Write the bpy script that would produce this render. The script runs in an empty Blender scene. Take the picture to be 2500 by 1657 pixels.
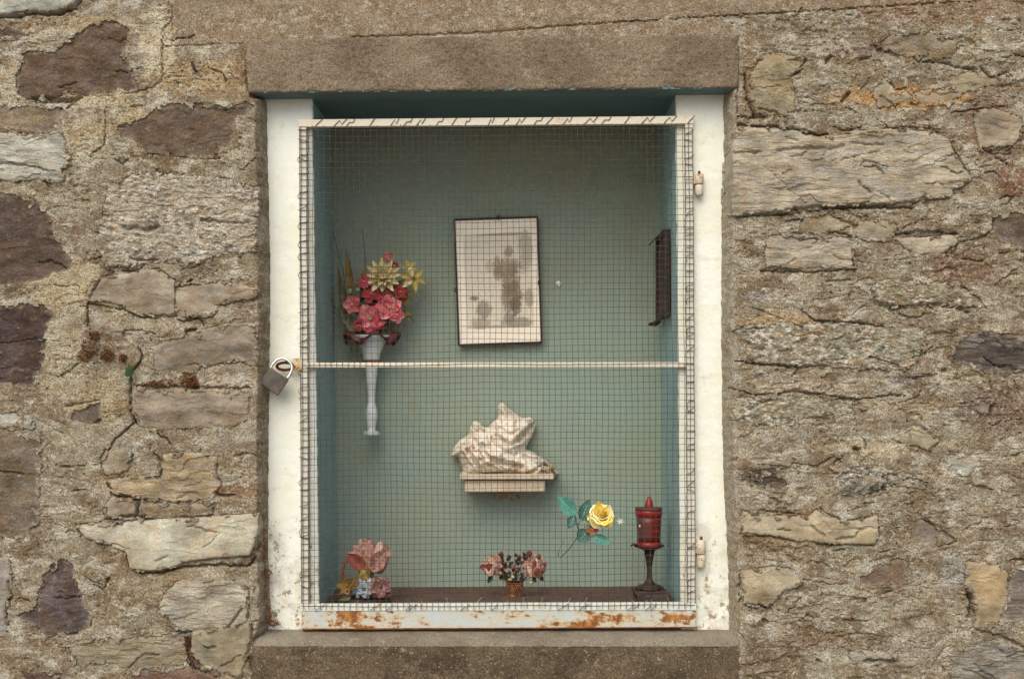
import bpy, math, random
import numpy as np
from mathutils import Vector, Matrix
random.seed(7); np.random.seed(7)
C = bpy.context.scene
COL = C.collection
R = math.radians
# ------------------------------------------------------------------ camera, sky, sun, exposure
S = 0.00087          # metres per photo pixel on the wall face
D = 2.70             # camera to wall face
VX, VY = 1240.0, 970.0
ZC = 1.55
cam = bpy.data.objects.new('camera', bpy.data.cameras.new('camera'))
COL.objects.link(cam); C.camera = cam
cam.location = (0, -D, ZC); cam.rotation_euler = (R(90), 0, 0)
cam.data.sensor_width = 36; cam.data.lens = 36 * D / (S * 2500)
cam.data.shift_x = (1250 - VX) / 2500; cam.data.shift_y = (VY - 828.5) / 2500
cam.data.clip_start = 0.05; cam.data.clip_end = 2000
SUN_EL, SUN_AZ = R(48), R(20)          # azimuth measured to the left of the wall's normal
w = bpy.data.worlds.new('World'); C.world = w; w.use_nodes = True
nt = w.node_tree; nt.nodes.clear()
sky = nt.nodes.new('ShaderNodeTexSky'); sky.sky_type = 'NISHITA'; sky.sun_disc = False
sky.sun_elevation = SUN_EL; sky.sun_rotation = math.pi + SUN_AZ
sky.dust_density = 4.0; sky.ozone_density = 0.6; sky.air_density = 1.0
bg = nt.nodes.new('ShaderNodeBackground'); bg.inputs[1].default_value = 0.13
wo = nt.nodes.new('ShaderNodeOutputWorld')
nt.links.new(sky.outputs[0], bg.inputs[0]); nt.links.new(bg.outputs[0], wo.inputs[0])
sl = bpy.data.lights.new('sun', 'SUN'); so = bpy.data.objects.new('sun', sl); COL.objects.link(so)
sl.energy = 1.5; sl.angle = R(60); sl.color = (1.0, 0.95, 0.82)
sdir = Vector((-math.sin(SUN_AZ) * math.cos(SUN_EL), -math.cos(SUN_AZ) * math.cos(SUN_EL), math.sin(SUN_EL)))
so.rotation_euler = sdir.to_track_quat('Z', 'Y').to_euler(); so.location = sdir * 20
vs = C.view_settings; vs.view_transform = 'Standard'; vs.look = 'None'; vs.gamma = 1.0
vs.exposure = 0.41; vs.use_curve_mapping = False
C.render.film_transparent = False

# ------------------------------------------------------------------ helpers
def P(px, py, y=0.0):
    k = S * (D + y) / D
    return Vector(((px - VX) * k, y, ZC + (VY - py) * k))
def K(y=0.0): return S * (D + y) / D
BASE = {}
def tag(o, label=None, cat=None, group=None, kind=None):
    if label: o['label'] = label
    if cat: o['category'] = cat
    if group: o['group'] = group
    if kind: o['kind'] = kind
    return o
def thing(name, loc, label, cat, group=None):
    o = bpy.data.objects.new(name, None); COL.objects.link(o)
    o.location = loc; o.empty_display_size = 0.02; BASE[o.as_pointer()] = Vector(loc)
    return tag(o, label, cat, group)
def link(name, me, mat, parent=None, color=None):
    o = bpy.data.objects.new(name, me); COL.objects.link(o)
    if mat and not me.materials: me.materials.append(mat)
    if parent is not None:
        o.parent = parent; BASE[o.as_pointer()] = BASE.get(parent.as_pointer(), Vector((0, 0, 0)))
    else: BASE[o.as_pointer()] = Vector((0, 0, 0))
    if color is not None: o.color = (*color, 1)
    return o
class MB:
    def __init__(s): s.v = []; s.f = []
    def add(s, vs_, fs):
        n = len(s.v); s.v += [Vector(v) for v in vs_]; s.f += [tuple(i + n for i in f) for f in fs]; return s
    def tube(s, pts, r, n=8, cap=True):
        pts = [Vector(p) for p in pts]
        rs = r if isinstance(r, (list, tuple)) else [r] * len(pts)
        vs_ = []; fs = []; up = None
        for i, p in enumerate(pts):
            t = (pts[min(i + 1, len(pts) - 1)] - pts[max(i - 1, 0)]).normalized()
            if up is None: up = t.orthogonal().normalized()
            up = (up - t * up.dot(t))
            up = up.normalized() if up.length > 1e-6 else t.orthogonal().normalized()
            b = t.cross(up)
            for k in range(n):
                a = 2 * math.pi * k / n
                vs_.append(p + (up * math.cos(a) + b * math.sin(a)) * rs[i])
        for i in range(len(pts) - 1):
            for k in range(n):
                k2 = (k + 1) % n
                fs.append((i * n + k, i * n + k2, (i + 1) * n + k2, (i + 1) * n + k))
        if cap: fs.append(tuple(range(n))[::-1]); fs.append(tuple((len(pts) - 1) * n + k for k in range(n)))
        return s.add(vs_, fs)
    def hexa(s, c):      # eight corners: four front (tl,tr,br,bl) then four back
        return s.add(c, [(0, 3, 2, 1), (4, 5, 6, 7), (0, 1, 5, 4), (1, 2, 6, 5), (2, 3, 7, 6), (3, 0, 4, 7)])
    def quadbox(s, q, y0, y1, y1b=None):  # q: four px corners of the front face at depth y0, extruded straight back
        f = [P(a, b, y0) for a, b in q]
        return s.hexa(f + [Vector((p.x, y1, p.z)) for p in f])
    def lathe(s, c, prof, n=32, ax=None, fr=None):   # prof: (radius, height)
        c = Vector(c); vs_ = []; fs = []
        q = Vector((0, 0, 1)).rotation_difference(Vector(ax).normalized()) if ax is not None else None
        for (r, h) in prof:
            for k in range(n):
                a = 2 * math.pi * k / n
                rr, hh = fr(r, h, a) if fr else (r, h)
                v = Vector((rr * math.cos(a), rr * math.sin(a), hh))
                if q: v = q @ v
                vs_.append(c + v)
        for i in range(len(prof) - 1):
            for k in range(n):
                k2 = (k + 1) % n
                fs.append((i * n + k, i * n + k2, (i + 1) * n + k2, (i + 1) * n + k))
        if prof[0][0] > 1e-5: fs.append(tuple(range(n))[::-1])
        if prof[-1][0] > 1e-5: fs.append(tuple((len(prof) - 1) * n + k for k in range(n)))
        return s.add(vs_, fs)
    def ball(s, c, r, n=10, m=7, sc=(1, 1, 1)):
        c = Vector(c); vs_ = []; fs = []
        for i in range(m + 1):
            t = math.pi * i / m
            for k in range(n):
                a = 2 * math.pi * k / n
                vs_.append(c + Vector((r * sc[0] * math.sin(t) * math.cos(a), r * sc[1] * math.sin(t) * math.sin(a), r * sc[2] * math.cos(t))))
        for i in range(m):
            for k in range(n):
                k2 = (k + 1) % n
                fs.append((i * n + k, (i + 1) * n + k, (i + 1) * n + k2, i * n + k2))
        return s.add(vs_, fs)
    def petal(s, base, d, nrm, L, W, cup=0.25, curl=0.0, tip=0.6, side=0.3, nu=6, nv=6, wave=0.0, crease=0.0):
        """base point, direction of growth, upper-side normal"""
        d = Vector(d).normalized(); nrm = Vector(nrm); nrm = (nrm - d * nrm.dot(d)).normalized(); b = d.cross(nrm)
        base = Vector(base); vs_ = []; fs = []; ph = random.uniform(0, 6.28)
        for i in range(nv + 1):
            t = i / nv
            wv = W * 0.5 * (math.sin(math.pi * min(1, t) ** tip) ** side if 0 < t < 1 else (0.25 if t == 0 else 0.12))
            ang = curl * t
            cen = base + d * (L * t * math.cos(ang * 0.5)) + nrm * (L * t * math.sin(ang * 0.5))
            for k in range(nu + 1):
                u = 2 * k / nu - 1
                h = cup * W * 0.5 * u * u * math.sin(math.pi * min(t, 0.95)) + crease * W * abs(u) * (1 - t * 0.5)
                h += wave * W * math.sin(ph + u * 5 + t * 4) * t
                vs_.append(cen + b * (wv * u) + nrm * h)
        for i in range(nv):
            for k in range(nu):
                a0 = i * (nu + 1) + k
                fs.append((a0, a0 + 1, a0 + nu + 2, a0 + nu + 1))
        return s.add(vs_, fs)
    def build(s, name, mat, parent=None, smooth=True, bevel=0, color=None, auto=None):
        off = BASE.get(parent.as_pointer(), Vector((0, 0, 0))) if parent is not None else Vector((0, 0, 0))
        me = bpy.data.meshes.new(name)
        me.from_pydata([tuple(v - off) for v in s.v], [], s.f); me.update()
        if smooth: me.polygons.foreach_set('use_smooth', [True] * len(me.polygons))
        o = link(name, me, mat, parent, color)
        if bevel:
            m = o.modifiers.new('bevel', 'BEVEL'); m.width = bevel; m.segments = 2; m.limit_method = 'ANGLE'
        return o
# ---- noise in numpy
def _h(xi, yi, seed):
    h = (xi.astype(np.int64) * 374761393 + yi.astype(np.int64) * 668265263 + int(seed) * 974634777) & 0xffffffff
    h = ((h ^ (h >> 13)) * 1274126177) & 0xffffffff
    h = ((h ^ (h >> 16)) * 2246822519) & 0xffffffff
    return (h ^ (h >> 15)) & 0xffffffff
def perlin(x, y, seed=0):
    x = np.asarray(x, float); y = np.asarray(y, float); x, y = np.broadcast_arrays(x, y)
    xi = np.floor(x); yi = np.floor(y); xf = x - xi; yf = y - yi
    def g(i, j):
        a = _h(xi + i, yi + j, seed) * (2 * math.pi / 4294967296.0)
        return np.cos(a) * (xf - i) + np.sin(a) * (yf - j)
    u = xf * xf * xf * (xf * (xf * 6 - 15) + 10); v = yf * yf * yf * (yf * (yf * 6 - 15) + 10)
    a = g(0, 0) * (1 - u) + g(1, 0) * u; b = g(0, 1) * (1 - u) + g(1, 1) * u
    return (a * (1 - v) + b * v) * 1.5
def fbm(x, y, seed=0, o=4, g=0.5):
    s_ = 0; a = 1; t = 0
    for i in range(o):
        s_ = s_ + a * perlin(x * 2 ** i, y * 2 ** i, seed + 17 * i); t += a; a *= g
    return s_ / t * 1.3
def sstep(a, b, x):
    t = np.clip((x - a) / (b - a), 0, 1); return t * t * (3 - 2 * t)
def ledge(x, y, per, warp, seed, drop=0.12):
    s_ = y / per + warp * fbm(x / (per * 3.5), y / (per * 1.6), seed, 4)
    fl = np.floor(s_); f = s_ - fl
    amp = np.clip(0.35 + 1.3 * perlin(x / (per * 3) + fl * 5.37, fl * 3.71 + y * 0, seed + 5), 0, 1)
    return np.where(f < 1 - drop, f / (1 - drop), (1 - f) / drop) * amp
def sdpoly(x, y, poly):
    d = np.full(x.shape, 1e9); ins = np.zeros(x.shape, bool); n = len(poly)
    for i in range(n):
        ax, ay = poly[i]; bx, by = poly[(i + 1) % n]
        ex, ey = bx - ax, by - ay; L2 = ex * ex + ey * ey + 1e-9
        t = np.clip(((x - ax) * ex + (y - ay) * ey) / L2, 0, 1)
        d = np.minimum(d, (x - ax - t * ex) ** 2 + (y - ay - t * ey) ** 2)
        c = ((ay > y) != (by > y)) & (x < (bx - ax) * (y - ay) / (by - ay + 1e-12) + ax)
        ins ^= c
    return np.where(ins, np.sqrt(d), -np.sqrt(d))
def dpolyline(x, y, pl):
    d = np.full(x.shape, 1e9); tt = np.zeros(x.shape); n = len(pl) - 1
    for i in range(n):
        ax, ay = pl[i]; bx, by = pl[i + 1]; ex, ey = bx - ax, by - ay; L2 = ex * ex + ey * ey + 1e-9
        t = np.clip(((x - ax) * ex + (y - ay) * ey) / L2, 0, 1)
        q = (x - ax - t * ex) ** 2 + (y - ay - t * ey) ** 2
        m = q < d; d = np.where(m, q, d); tt = np.where(m, (i + t) / n, tt)
    return np.sqrt(d), tt
def gridmesh(name, X, Y, Z, keep, mat, parent=None, tint=None, smooth=False, color=None, flip=False):
    """X,Y,Z 2-D arrays in world metres; keep: bool per cell"""
    off = BASE.get(parent.as_pointer(), Vector((0, 0, 0))) if parent is not None else Vector((0, 0, 0))
    nr, nc = X.shape
    idx = np.arange(nr * nc).reshape(nr, nc)
    q = np.stack([idx[:-1, :-1], idx[1:, :-1], idx[1:, 1:], idx[:-1, 1:]], -1)[keep]
    if flip: q = q[:, ::-1]
    used = np.zeros(nr * nc, bool); used[q.ravel()] = True
    rem = np.cumsum(used) - 1; q = rem[q]
    co = np.stack([X.ravel() - off.x, Y.ravel() - off.y, Z.ravel() - off.z], -1)[used]
    me = bpy.data.meshes.new(name); nf = len(q)
    me.vertices.add(len(co)); me.vertices.foreach_set('co', co.ravel().astype(np.float32))
    me.loops.add(nf * 4); me.loops.foreach_set('vertex_index', q.ravel().astype(np.int32))
    me.polygons.add(nf); me.polygons.foreach_set('loop_start', (np.arange(nf) * 4).astype(np.int32))
    try: me.polygons.foreach_set('loop_total', np.full(nf, 4, np.int32))
    except Exception: pass
    me.update(calc_edges=True)
    me.polygons.foreach_set('use_smooth', np.full(nf, smooth))
    if tint is not None:
        at = me.color_attributes.new('tint', 'FLOAT_COLOR', 'POINT')
        t4 = np.ones((len(co), 4), np.float32); t4[:, :3] = tint.reshape(-1, 3)[used]
        at.data.foreach_set('color', t4.ravel())
    me.validate()
    return link(name, me, mat, parent, color)

# ------------------------------------------------------------------ materials
def lin(r, g=None, b=None):
    if g is None: r, g, b = r
    f = lambda c: ((c / 255) / 12.92 if c / 255 <= 0.04045 else ((c / 255 + 0.055) / 1.055) ** 2.4)
    return (f(r), f(g), f(b))
class NT:
    def __init__(s, name, rough=0.9, spec=0.25, metal=0.0):
        s.m = bpy.data.materials.new(name); s.m.use_nodes = True; s.t = s.m.node_tree
        s.b = s.t.nodes['Principled BSDF']; s.set('Roughness', rough); s.set('Specular IOR Level', spec); s.set('Metallic', metal)
        s.tc = s.t.nodes.new('ShaderNodeTexCoord'); s.vec = s.tc.outputs['Object']
    def set(s, k, v):
        if hasattr(v, 'links') or hasattr(v, 'is_linked'): s.t.links.new(v, s.b.inputs[k])
        else: s.b.inputs[k].default_value = v
    def _in(s, sock, v):
        if v is None: return
        if hasattr(v, 'is_linked'): s.t.links.new(v, sock)
        else: sock.default_value = v if not (isinstance(v, tuple) and len(v) == 3 and sock.type == 'RGBA') else (*v, 1)
    def map(s, sc=(1, 1, 1), loc=(0, 0, 0), vec=None):
        n = s.t.nodes.new('ShaderNodeMapping'); s._in(n.inputs[0], vec or s.vec); n.inputs['Scale'].default_value = sc
        n.inputs['Location'].default_value = loc; return n.outputs[0]
    def noise(s, scale, detail=3, rough=0.55, vec=None, dist=0.0):
        n = s.t.nodes.new('ShaderNodeTexNoise'); s._in(n.inputs['Vector'], vec or s.vec)
        n.inputs['Scale'].default_value = scale; n.inputs['Detail'].default_value = detail
        n.inputs['Roughness'].default_value = rough; n.inputs['Distortion'].default_value = dist; return n.outputs[0]
    def vor(s, scale, feat='F1', vec=None, out=0):
        n = s.t.nodes.new('ShaderNodeTexVoronoi'); n.feature = feat; s._in(n.inputs['Vector'], vec or s.vec)
        n.inputs['Scale'].default_value = scale; return n.outputs[out]
    def rmp(s, f, a, b, lo=0.0, hi=1.0):
        n = s.t.nodes.new('ShaderNodeMapRange'); s._in(n.inputs[0], f); n.interpolation_type = 'SMOOTHSTEP'
        for i, v in enumerate((a, b, lo, hi)): n.inputs[i + 1].default_value = v
        return n.outputs[0]
    def mix(s, f, a, b, mode='MIX'):
        n = s.t.nodes.new('ShaderNodeMix'); n.data_type = 'RGBA'; n.blend_type = mode
        s._in(n.inputs[0], f); s._in(n.inputs[6], a); s._in(n.inputs[7], b); return n.outputs[2]
    def mth(s, op, a, b=None):
        n = s.t.nodes.new('ShaderNodeMath'); n.operation = op; s._in(n.inputs[0], a)
        if b is not None: s._in(n.inputs[1], b)
        return n.outputs[0]
    def sep(s, vec=None):
        n = s.t.nodes.new('ShaderNodeSeparateXYZ'); s._in(n.inputs[0], vec or s.vec); return n.outputs
    def gray(s, v):
        n = s.t.nodes.new('ShaderNodeCombineColor')
        for i in range(3): s._in(n.inputs[i], v)
        return n.outputs[0]
    def attr(s, name):
        n = s.t.nodes.new('ShaderNodeAttribute'); n.attribute_name = name; return n.outputs['Color']
    def ocol(s):
        n = s.t.nodes.new('ShaderNodeObjectInfo'); return n.outputs['Color']
    def bump(s, h, dist=0.002, strength=1.0, nrm=None):
        n = s.t.nodes.new('ShaderNodeBump'); s._in(n.inputs['Height'], h); n.inputs['Distance'].default_value = dist
        n.inputs['Strength'].default_value = strength
        if nrm: s._in(n.inputs['Normal'], nrm)
        return n.outputs[0]
    def col(s, c): s._in(s.b.inputs['Base Color'], c); return s
    def nrm(s, n): s._in(s.b.inputs['Normal'], n); return s

def grain(n, c, amt=0.35, scale=420):
    """film-like stone grain: multiplies a colour by fine bright and dark grains"""
    g = n.noise(scale, 3, 0.75)
    f = n.rmp(g, 0.30, 0.70, 1 - amt, 1 + amt)
    c = n.mix(1.0, c, n.gray(f), 'MULTIPLY')
    return c, g
def mat_mortar():
    n = NT('mortar', 0.95, 0.15); c = n.attr('tint')
    c = n.mix(n.rmp(n.noise(38, 5, 0.65), 0.42, 0.62), c, n.mix(1, c, lin(232, 220, 204), 'MULTIPLY'))
    c = n.mix(n.rmp(n.noise(90, 4, 0.7), 0.52, 0.66, 0, 0.5), c, lin(186, 176, 152))
    c = n.mix(n.rmp(n.noise(70, 4, 0.7, n.map((1, 1, 2.4), (3, 1, 2))), 0.56, 0.67, 0, 0.6), c, lin(112, 84, 54))
    c = n.mix(n.rmp(n.noise(150, 4, 0.7, n.map((0.6, 1, 1.5), (8, 1, 2))), 0.56, 0.67, 0, 0.45), c, lin(98, 76, 54))
    c = n.mix(n.rmp(n.noise(55, 5, 0.7, n.map((0.8, 1, 1.3), (2, 5, 2))), 0.54, 0.66, 0, 0.55), c, lin(184, 178, 160))
    c, g = grain(n, c, 0.55, 330)
    c = n.mix(n.rmp(n.vor(230), 0.0, 0.16, 0.5, 0), c, lin(205, 196, 178))
    c = n.mix(n.rmp(n.noise(260, 2, 0.6, n.map((1, 1, 1.5), (9, 0, 1))), 0.63, 0.70, 0, 0.7), c, lin(62, 42, 30))
    b = n.mth('ADD', n.noise(150, 6, 0.75), n.mth('MULTIPLY', g, 0.4))
    return n.col(c).nrm(n.bump(b, 0.0034)).m
def mat_stone(kind):
    n = NT('stone_' + kind, 0.88, 0.25); c = n.attr('tint')
    if kind == 'strata':
        v = n.map((0.16, 1, 1.0)); st = n.noise(95, 6, 0.7, v, 0.6)
        c = n.mix(n.rmp(st, 0.5, 0.64, 0, 0.75), c, n.mix(1, c, lin(222, 202, 172), 'MULTIPLY'))
        c = n.mix(n.rmp(n.noise(40, 4, 0.6, n.map((0.4, 1, 1), (5, 0, 0))), 0.5, 0.62, 0, 0.6), c, n.mix(0.5, c, lin(170, 168, 162)))
        h = n.mth('ADD', st, n.mth('MULTIPLY', n.noise(200, 4, 0.7), 0.3)); d = 0.006; am = 0.28
    elif kind == 'speckle':
        c = n.mix(n.rmp(n.noise(120, 5, 0.75, n.map((0.55, 1, 1))), 0.46, 0.60), c, lin(196, 190, 176))
        c = n.mix(n.rmp(n.noise(150, 4, 0.7, n.map((0.5, 1, 1), (4, 4, 4))), 0.54, 0.62, 0, 0.85), c, lin(70, 66, 60))
        c = n.mix(n.rmp(n.noise(60, 4, 0.7, n.map((0.6, 1, 1), (7, 4, 4))), 0.55, 0.66, 0, 0.7), c, lin(150, 112, 66))
        c = n.mix(n.rmp(n.noise(20, 4, 0.6, n.map((0.5, 1, 1), (9, 4, 4))), 0.42, 0.62, 0, 0.6), c, n.attr('tint'))
        h = n.noise(130, 5, 0.75, n.map((0.5, 1, 1))); d = 0.005; am = 0.4
    elif kind == 'smooth':
        c = n.mix(n.rmp(n.noise(14, 5, 0.6), 0.42, 0.62, 0, 0.6), c, n.mix(1, c, lin(232, 218, 198), 'MULTIPLY'))
        c = n.mix(n.rmp(n.noise(25, 4, 0.6, n.map((0.5, 1, 1), (2, 3, 4))), 0.55, 0.7, 0, 0.5), c, lin(176, 168, 150))
        h = n.noise(60, 6, 0.7); d = 0.004; am = 0.2
    else:
        c = n.mix(n.rmp(n.noise(24, 5, 0.65), 0.42, 0.6, 0, 0.8), c, n.mix(1, c, lin(236, 222, 196), 'MULTIPLY'))
        c = n.mix(n.rmp(n.noise(70, 5, 0.7, n.map((0.6, 1, 1), (2, 7, 1))), 0.55, 0.68, 0, 0.6), c, n.mix(0.35, c, lin(176, 160, 140)))
        c = n.mix(n.rmp(n.noise(45, 5, 0.7, n.map((1, 1, 1), (8, 7, 1))), 0.66, 0.72, 0, 0.8), c, lin(180, 172, 158))
        h = n.mth('ADD', n.noise(50, 6, 0.7), n.noise(160, 4, 0.7)); d = 0.004; am = 0.32
    c, g = grain(n, c, am, 360)
    return n.col(c).nrm(n.bump(h, d)).m
def mat_plain(name, c1, c2, sc=40, rough=0.7, spec=0.3, am=0.12, bump=0.0015, gscale=380, metal=0.0):
    n = NT(name, rough, spec, metal)
    c = n.mix(n.rmp(n.noise(sc, 4, 0.6), 0.38, 0.62), c1, c2)
    c, g = grain(n, c, am, gscale)
    return n.col(c).nrm(n.bump(n.noise(sc * 4, 4, 0.6), bump)).m
def mat_concrete(name, base, dark, light, am, pebble=0.0):
    n = NT(name, 0.93, 0.15)
    c = n.mix(n.rmp(n.noise(9, 5, 0.62), 0.38, 0.64), base, dark)
    c = n.mix(n.rmp(n.noise(20, 5, 0.65, n.map((1, 1, 1.4), (4, 1, 3))), 0.55, 0.7, 0, 0.55), c, light)
    c, g = grain(n, c, am, 300)
    c = n.mix(n.rmp(n.noise(230, 2, 0.6, n.map((1, 1, 1), (3, 2, 6))), 0.60, 0.68, 0, 0.7), c, tuple(x * 0.32 for x in base))
    c = n.mix(n.rmp(n.noise(14, 5, 0.7, n.map((1, 1, 0.35), (7, 3, 1))), 0.54, 0.68, 0, 0.5), c, dark)
    c = n.mix(n.rmp(n.noise(48, 5, 0.7, n.map((1, 1, 1), (2, 8, 1))), 0.60, 0.70, 0, 0.45), c, lin(176, 170, 152))
    if pebble: c = n.mix(n.rmp(n.vor(75, vec=n.map((1, 1, 1.2))), 0.10, 0.17, pebble, 0), c, lin(178, 166, 146))
    return n.col(c).nrm(n.bump(n.noise(170, 5, 0.75), 0.0055)).m
def mat_white():
    n = NT('white_paint', 0.75, 0.3)
    c = n.mix(n.rmp(n.noise(7, 4, 0.6), 0.4, 0.65), lin(226, 230, 222), lin(222, 224, 208))
    xyz = n.sep()
    # grime and flaking near the foot and beside the rough edge: stains with their own shape
    low = n.rmp(xyz[2], 1.09, 1.42, 1, 0)
    st = n.rmp(n.mth('ADD', n.noise(45, 6, 0.72), n.mth('MULTIPLY', low, 0.14)), 0.66, 0.74, 0, 1)
    c = n.mix(st, c, lin(150, 132, 104))
    st2 = n.rmp(n.mth('ADD', n.noise(18, 5, 0.7, n.map((1, 1, 1), (5, 3, 2))), n.mth('MULTIPLY', low, 0.16)), 0.58, 0.74, 0, 0.55)
    c = n.mix(st2, c, lin(186, 180, 166))
    c = n.mix(n.rmp(n.noise(90, 3, 0.6, n.map((1, 1, 1), (1, 6, 2))), 0.71, 0.75, 0, 0.7), c, lin(140, 118, 90))
    c, g = grain(n, c, 0.05, 420)
    return n.col(c).nrm(n.bump(n.noise(60, 5, 0.6), 0.0018)).m
def mat_teal(name, a, b, dirt):
    n = NT(name, 0.82, 0.2)
    c = n.mix(n.rmp(n.noise(4, 4, 0.55), 0.35, 0.65), a, b)
    c = n.mix(n.rmp(n.noise(11, 5, 0.6, n.map((1, 1, 0.5), (2, 2, 2))), 0.5, 0.75, 0, 0.35), c, dirt)
    c = n.mix(n.rmp(n.noise(120, 3, 0.6, n.map((1, 1, 1), (1, 6, 8))), 0.70, 0.73, 0, 0.7), c, lin(196, 184, 140))
    c, g = grain(n, c, 0.14, 420)
    return n.col(c).nrm(n.bump(n.noise(35, 5, 0.6), 0.0025)).m
def mat_rusty(name, paint, thr=0.55, sc=14, rough=0.6, stretch=(1, 1, 1)):
    n = NT(name, rough, 0.35)
    a = n.noise(sc, 6, 0.7, n.map(stretch)); b = n.noise(sc * 5, 4, 0.7, n.map((1, 1, 1), (3, 5, 1)))
    m = n.mth('ADD', n.mth('MULTIPLY', a, 0.72), n.mth('MULTIPLY', b, 0.28))
    rust = n.mix(n.rmp(b, 0.4, 0.62), lin(174, 122, 64), lin(118, 74, 38))
    c = n.mix(n.rmp(m, thr - 0.07, thr + 0.02, 0, 0.5), paint, lin(196, 170, 118))
    c = n.mix(n.rmp(m, thr, thr + 0.06), c, rust)
    c, g = grain(n, c, 0.1, 500)
    return n.col(c).nrm(n.bump(m, 0.0012)).m
M = {}
M['mortar'] = mat_mortar()
for k in ('strata', 'speckle', 'smooth', 'rough'): M[k] = mat_stone(k)
M['lintel'] = mat_concrete('lintel_stone', lin(140, 126, 106), lin(120, 106, 88), lin(160, 147, 126), 0.42)
M['sill'] = mat_concrete('sill_cement', lin(112, 98, 78), lin(84, 72, 58), lin(136, 124, 104), 0.55, 0.6)
M['ledge'] = mat_concrete('sill_ledge', lin(142, 134, 118), lin(122, 112, 96), lin(156, 148, 128), 0.22, 0.3)
M['white'] = mat_white()
M['teal'] = mat_teal('teal_wall_paint', lin(143, 163, 153), lin(147, 161, 144), lin(142, 140, 108))
M['teal_side'] = mat_teal('teal_side_skylit', lin(150, 184, 186), lin(146, 178, 178), lin(132, 150, 144))  # back-wall teal made bluer and lighter, skylight on the reveals painted in
M['teal_top'] = mat_teal('teal_soffit_shaded', lin(98, 120, 124), lin(92, 112, 114), lin(84, 86, 76))  # the same teal darkened, the ceiling's shade put into its colour
M['floor'] = mat_plain('brown_shelf_paint', lin(104, 84, 74), lin(88, 74, 68), 30, 0.85, 0.2, 0.3, 0.003)
M['panel'] = mat_rusty('rusty_panel', lin(180, 188, 186), 0.512, 12, 0.5, (0.7, 1, 1.9))
M['frame'] = mat_rusty('rusty_frame', lin(214, 208, 190), 0.60, 34)
M['stile'] = mat_rusty('rusty_stile', lin(196, 196, 184), 0.62, 30)
M['hinge'] = mat_rusty('rusty_hinge', lin(206, 204, 192), 0.52, 60)
M['wire'] = mat_plain('rusty_wire', lin(88, 66, 48), lin(62, 46, 36), 60, 0.7, 0.3, 0.1, 0.0003)
M['ground'] = mat_concrete('ground_paving', lin(150, 142, 130), lin(128, 120, 108), lin(160, 152, 140), 0.2)

# ------------------------------------------------------------------ the setting
g = MB(); g.add([(-400, -400, 0), (400, -400, 0), (400, 400, 0), (-400, 400, 0)], [(0, 1, 2, 3)])
tag(g.build('ground', M['ground'], smooth=False), kind='structure')

wall = thing('stone_wall', (0, 0.3, 0), 'rubble stone wall of brown and pale stones bedded in rough grey mortar around the white niche', 'wall')
L1 = lambda p: [(x / 2.8, y / 2.8) for x, y in p]
L2 = lambda p: [(x / 2.8, 540 + y / 2.8) for x, y in p]
L3 = lambda p: [(x / 2.8, 1097 + y / 2.8) for x, y in p]
R1 = lambda p: [(1750 + x / 2.6133, y / 2.6133) for x, y in p]
R2 = lambda p: [(1750 + x / 2.6133, 500 + y / 2.6133) for x, y in p]
R3 = lambda p: [(1750 + x / 2.6133, 1057 + y / 2.6133) for x, y in p]
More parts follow.
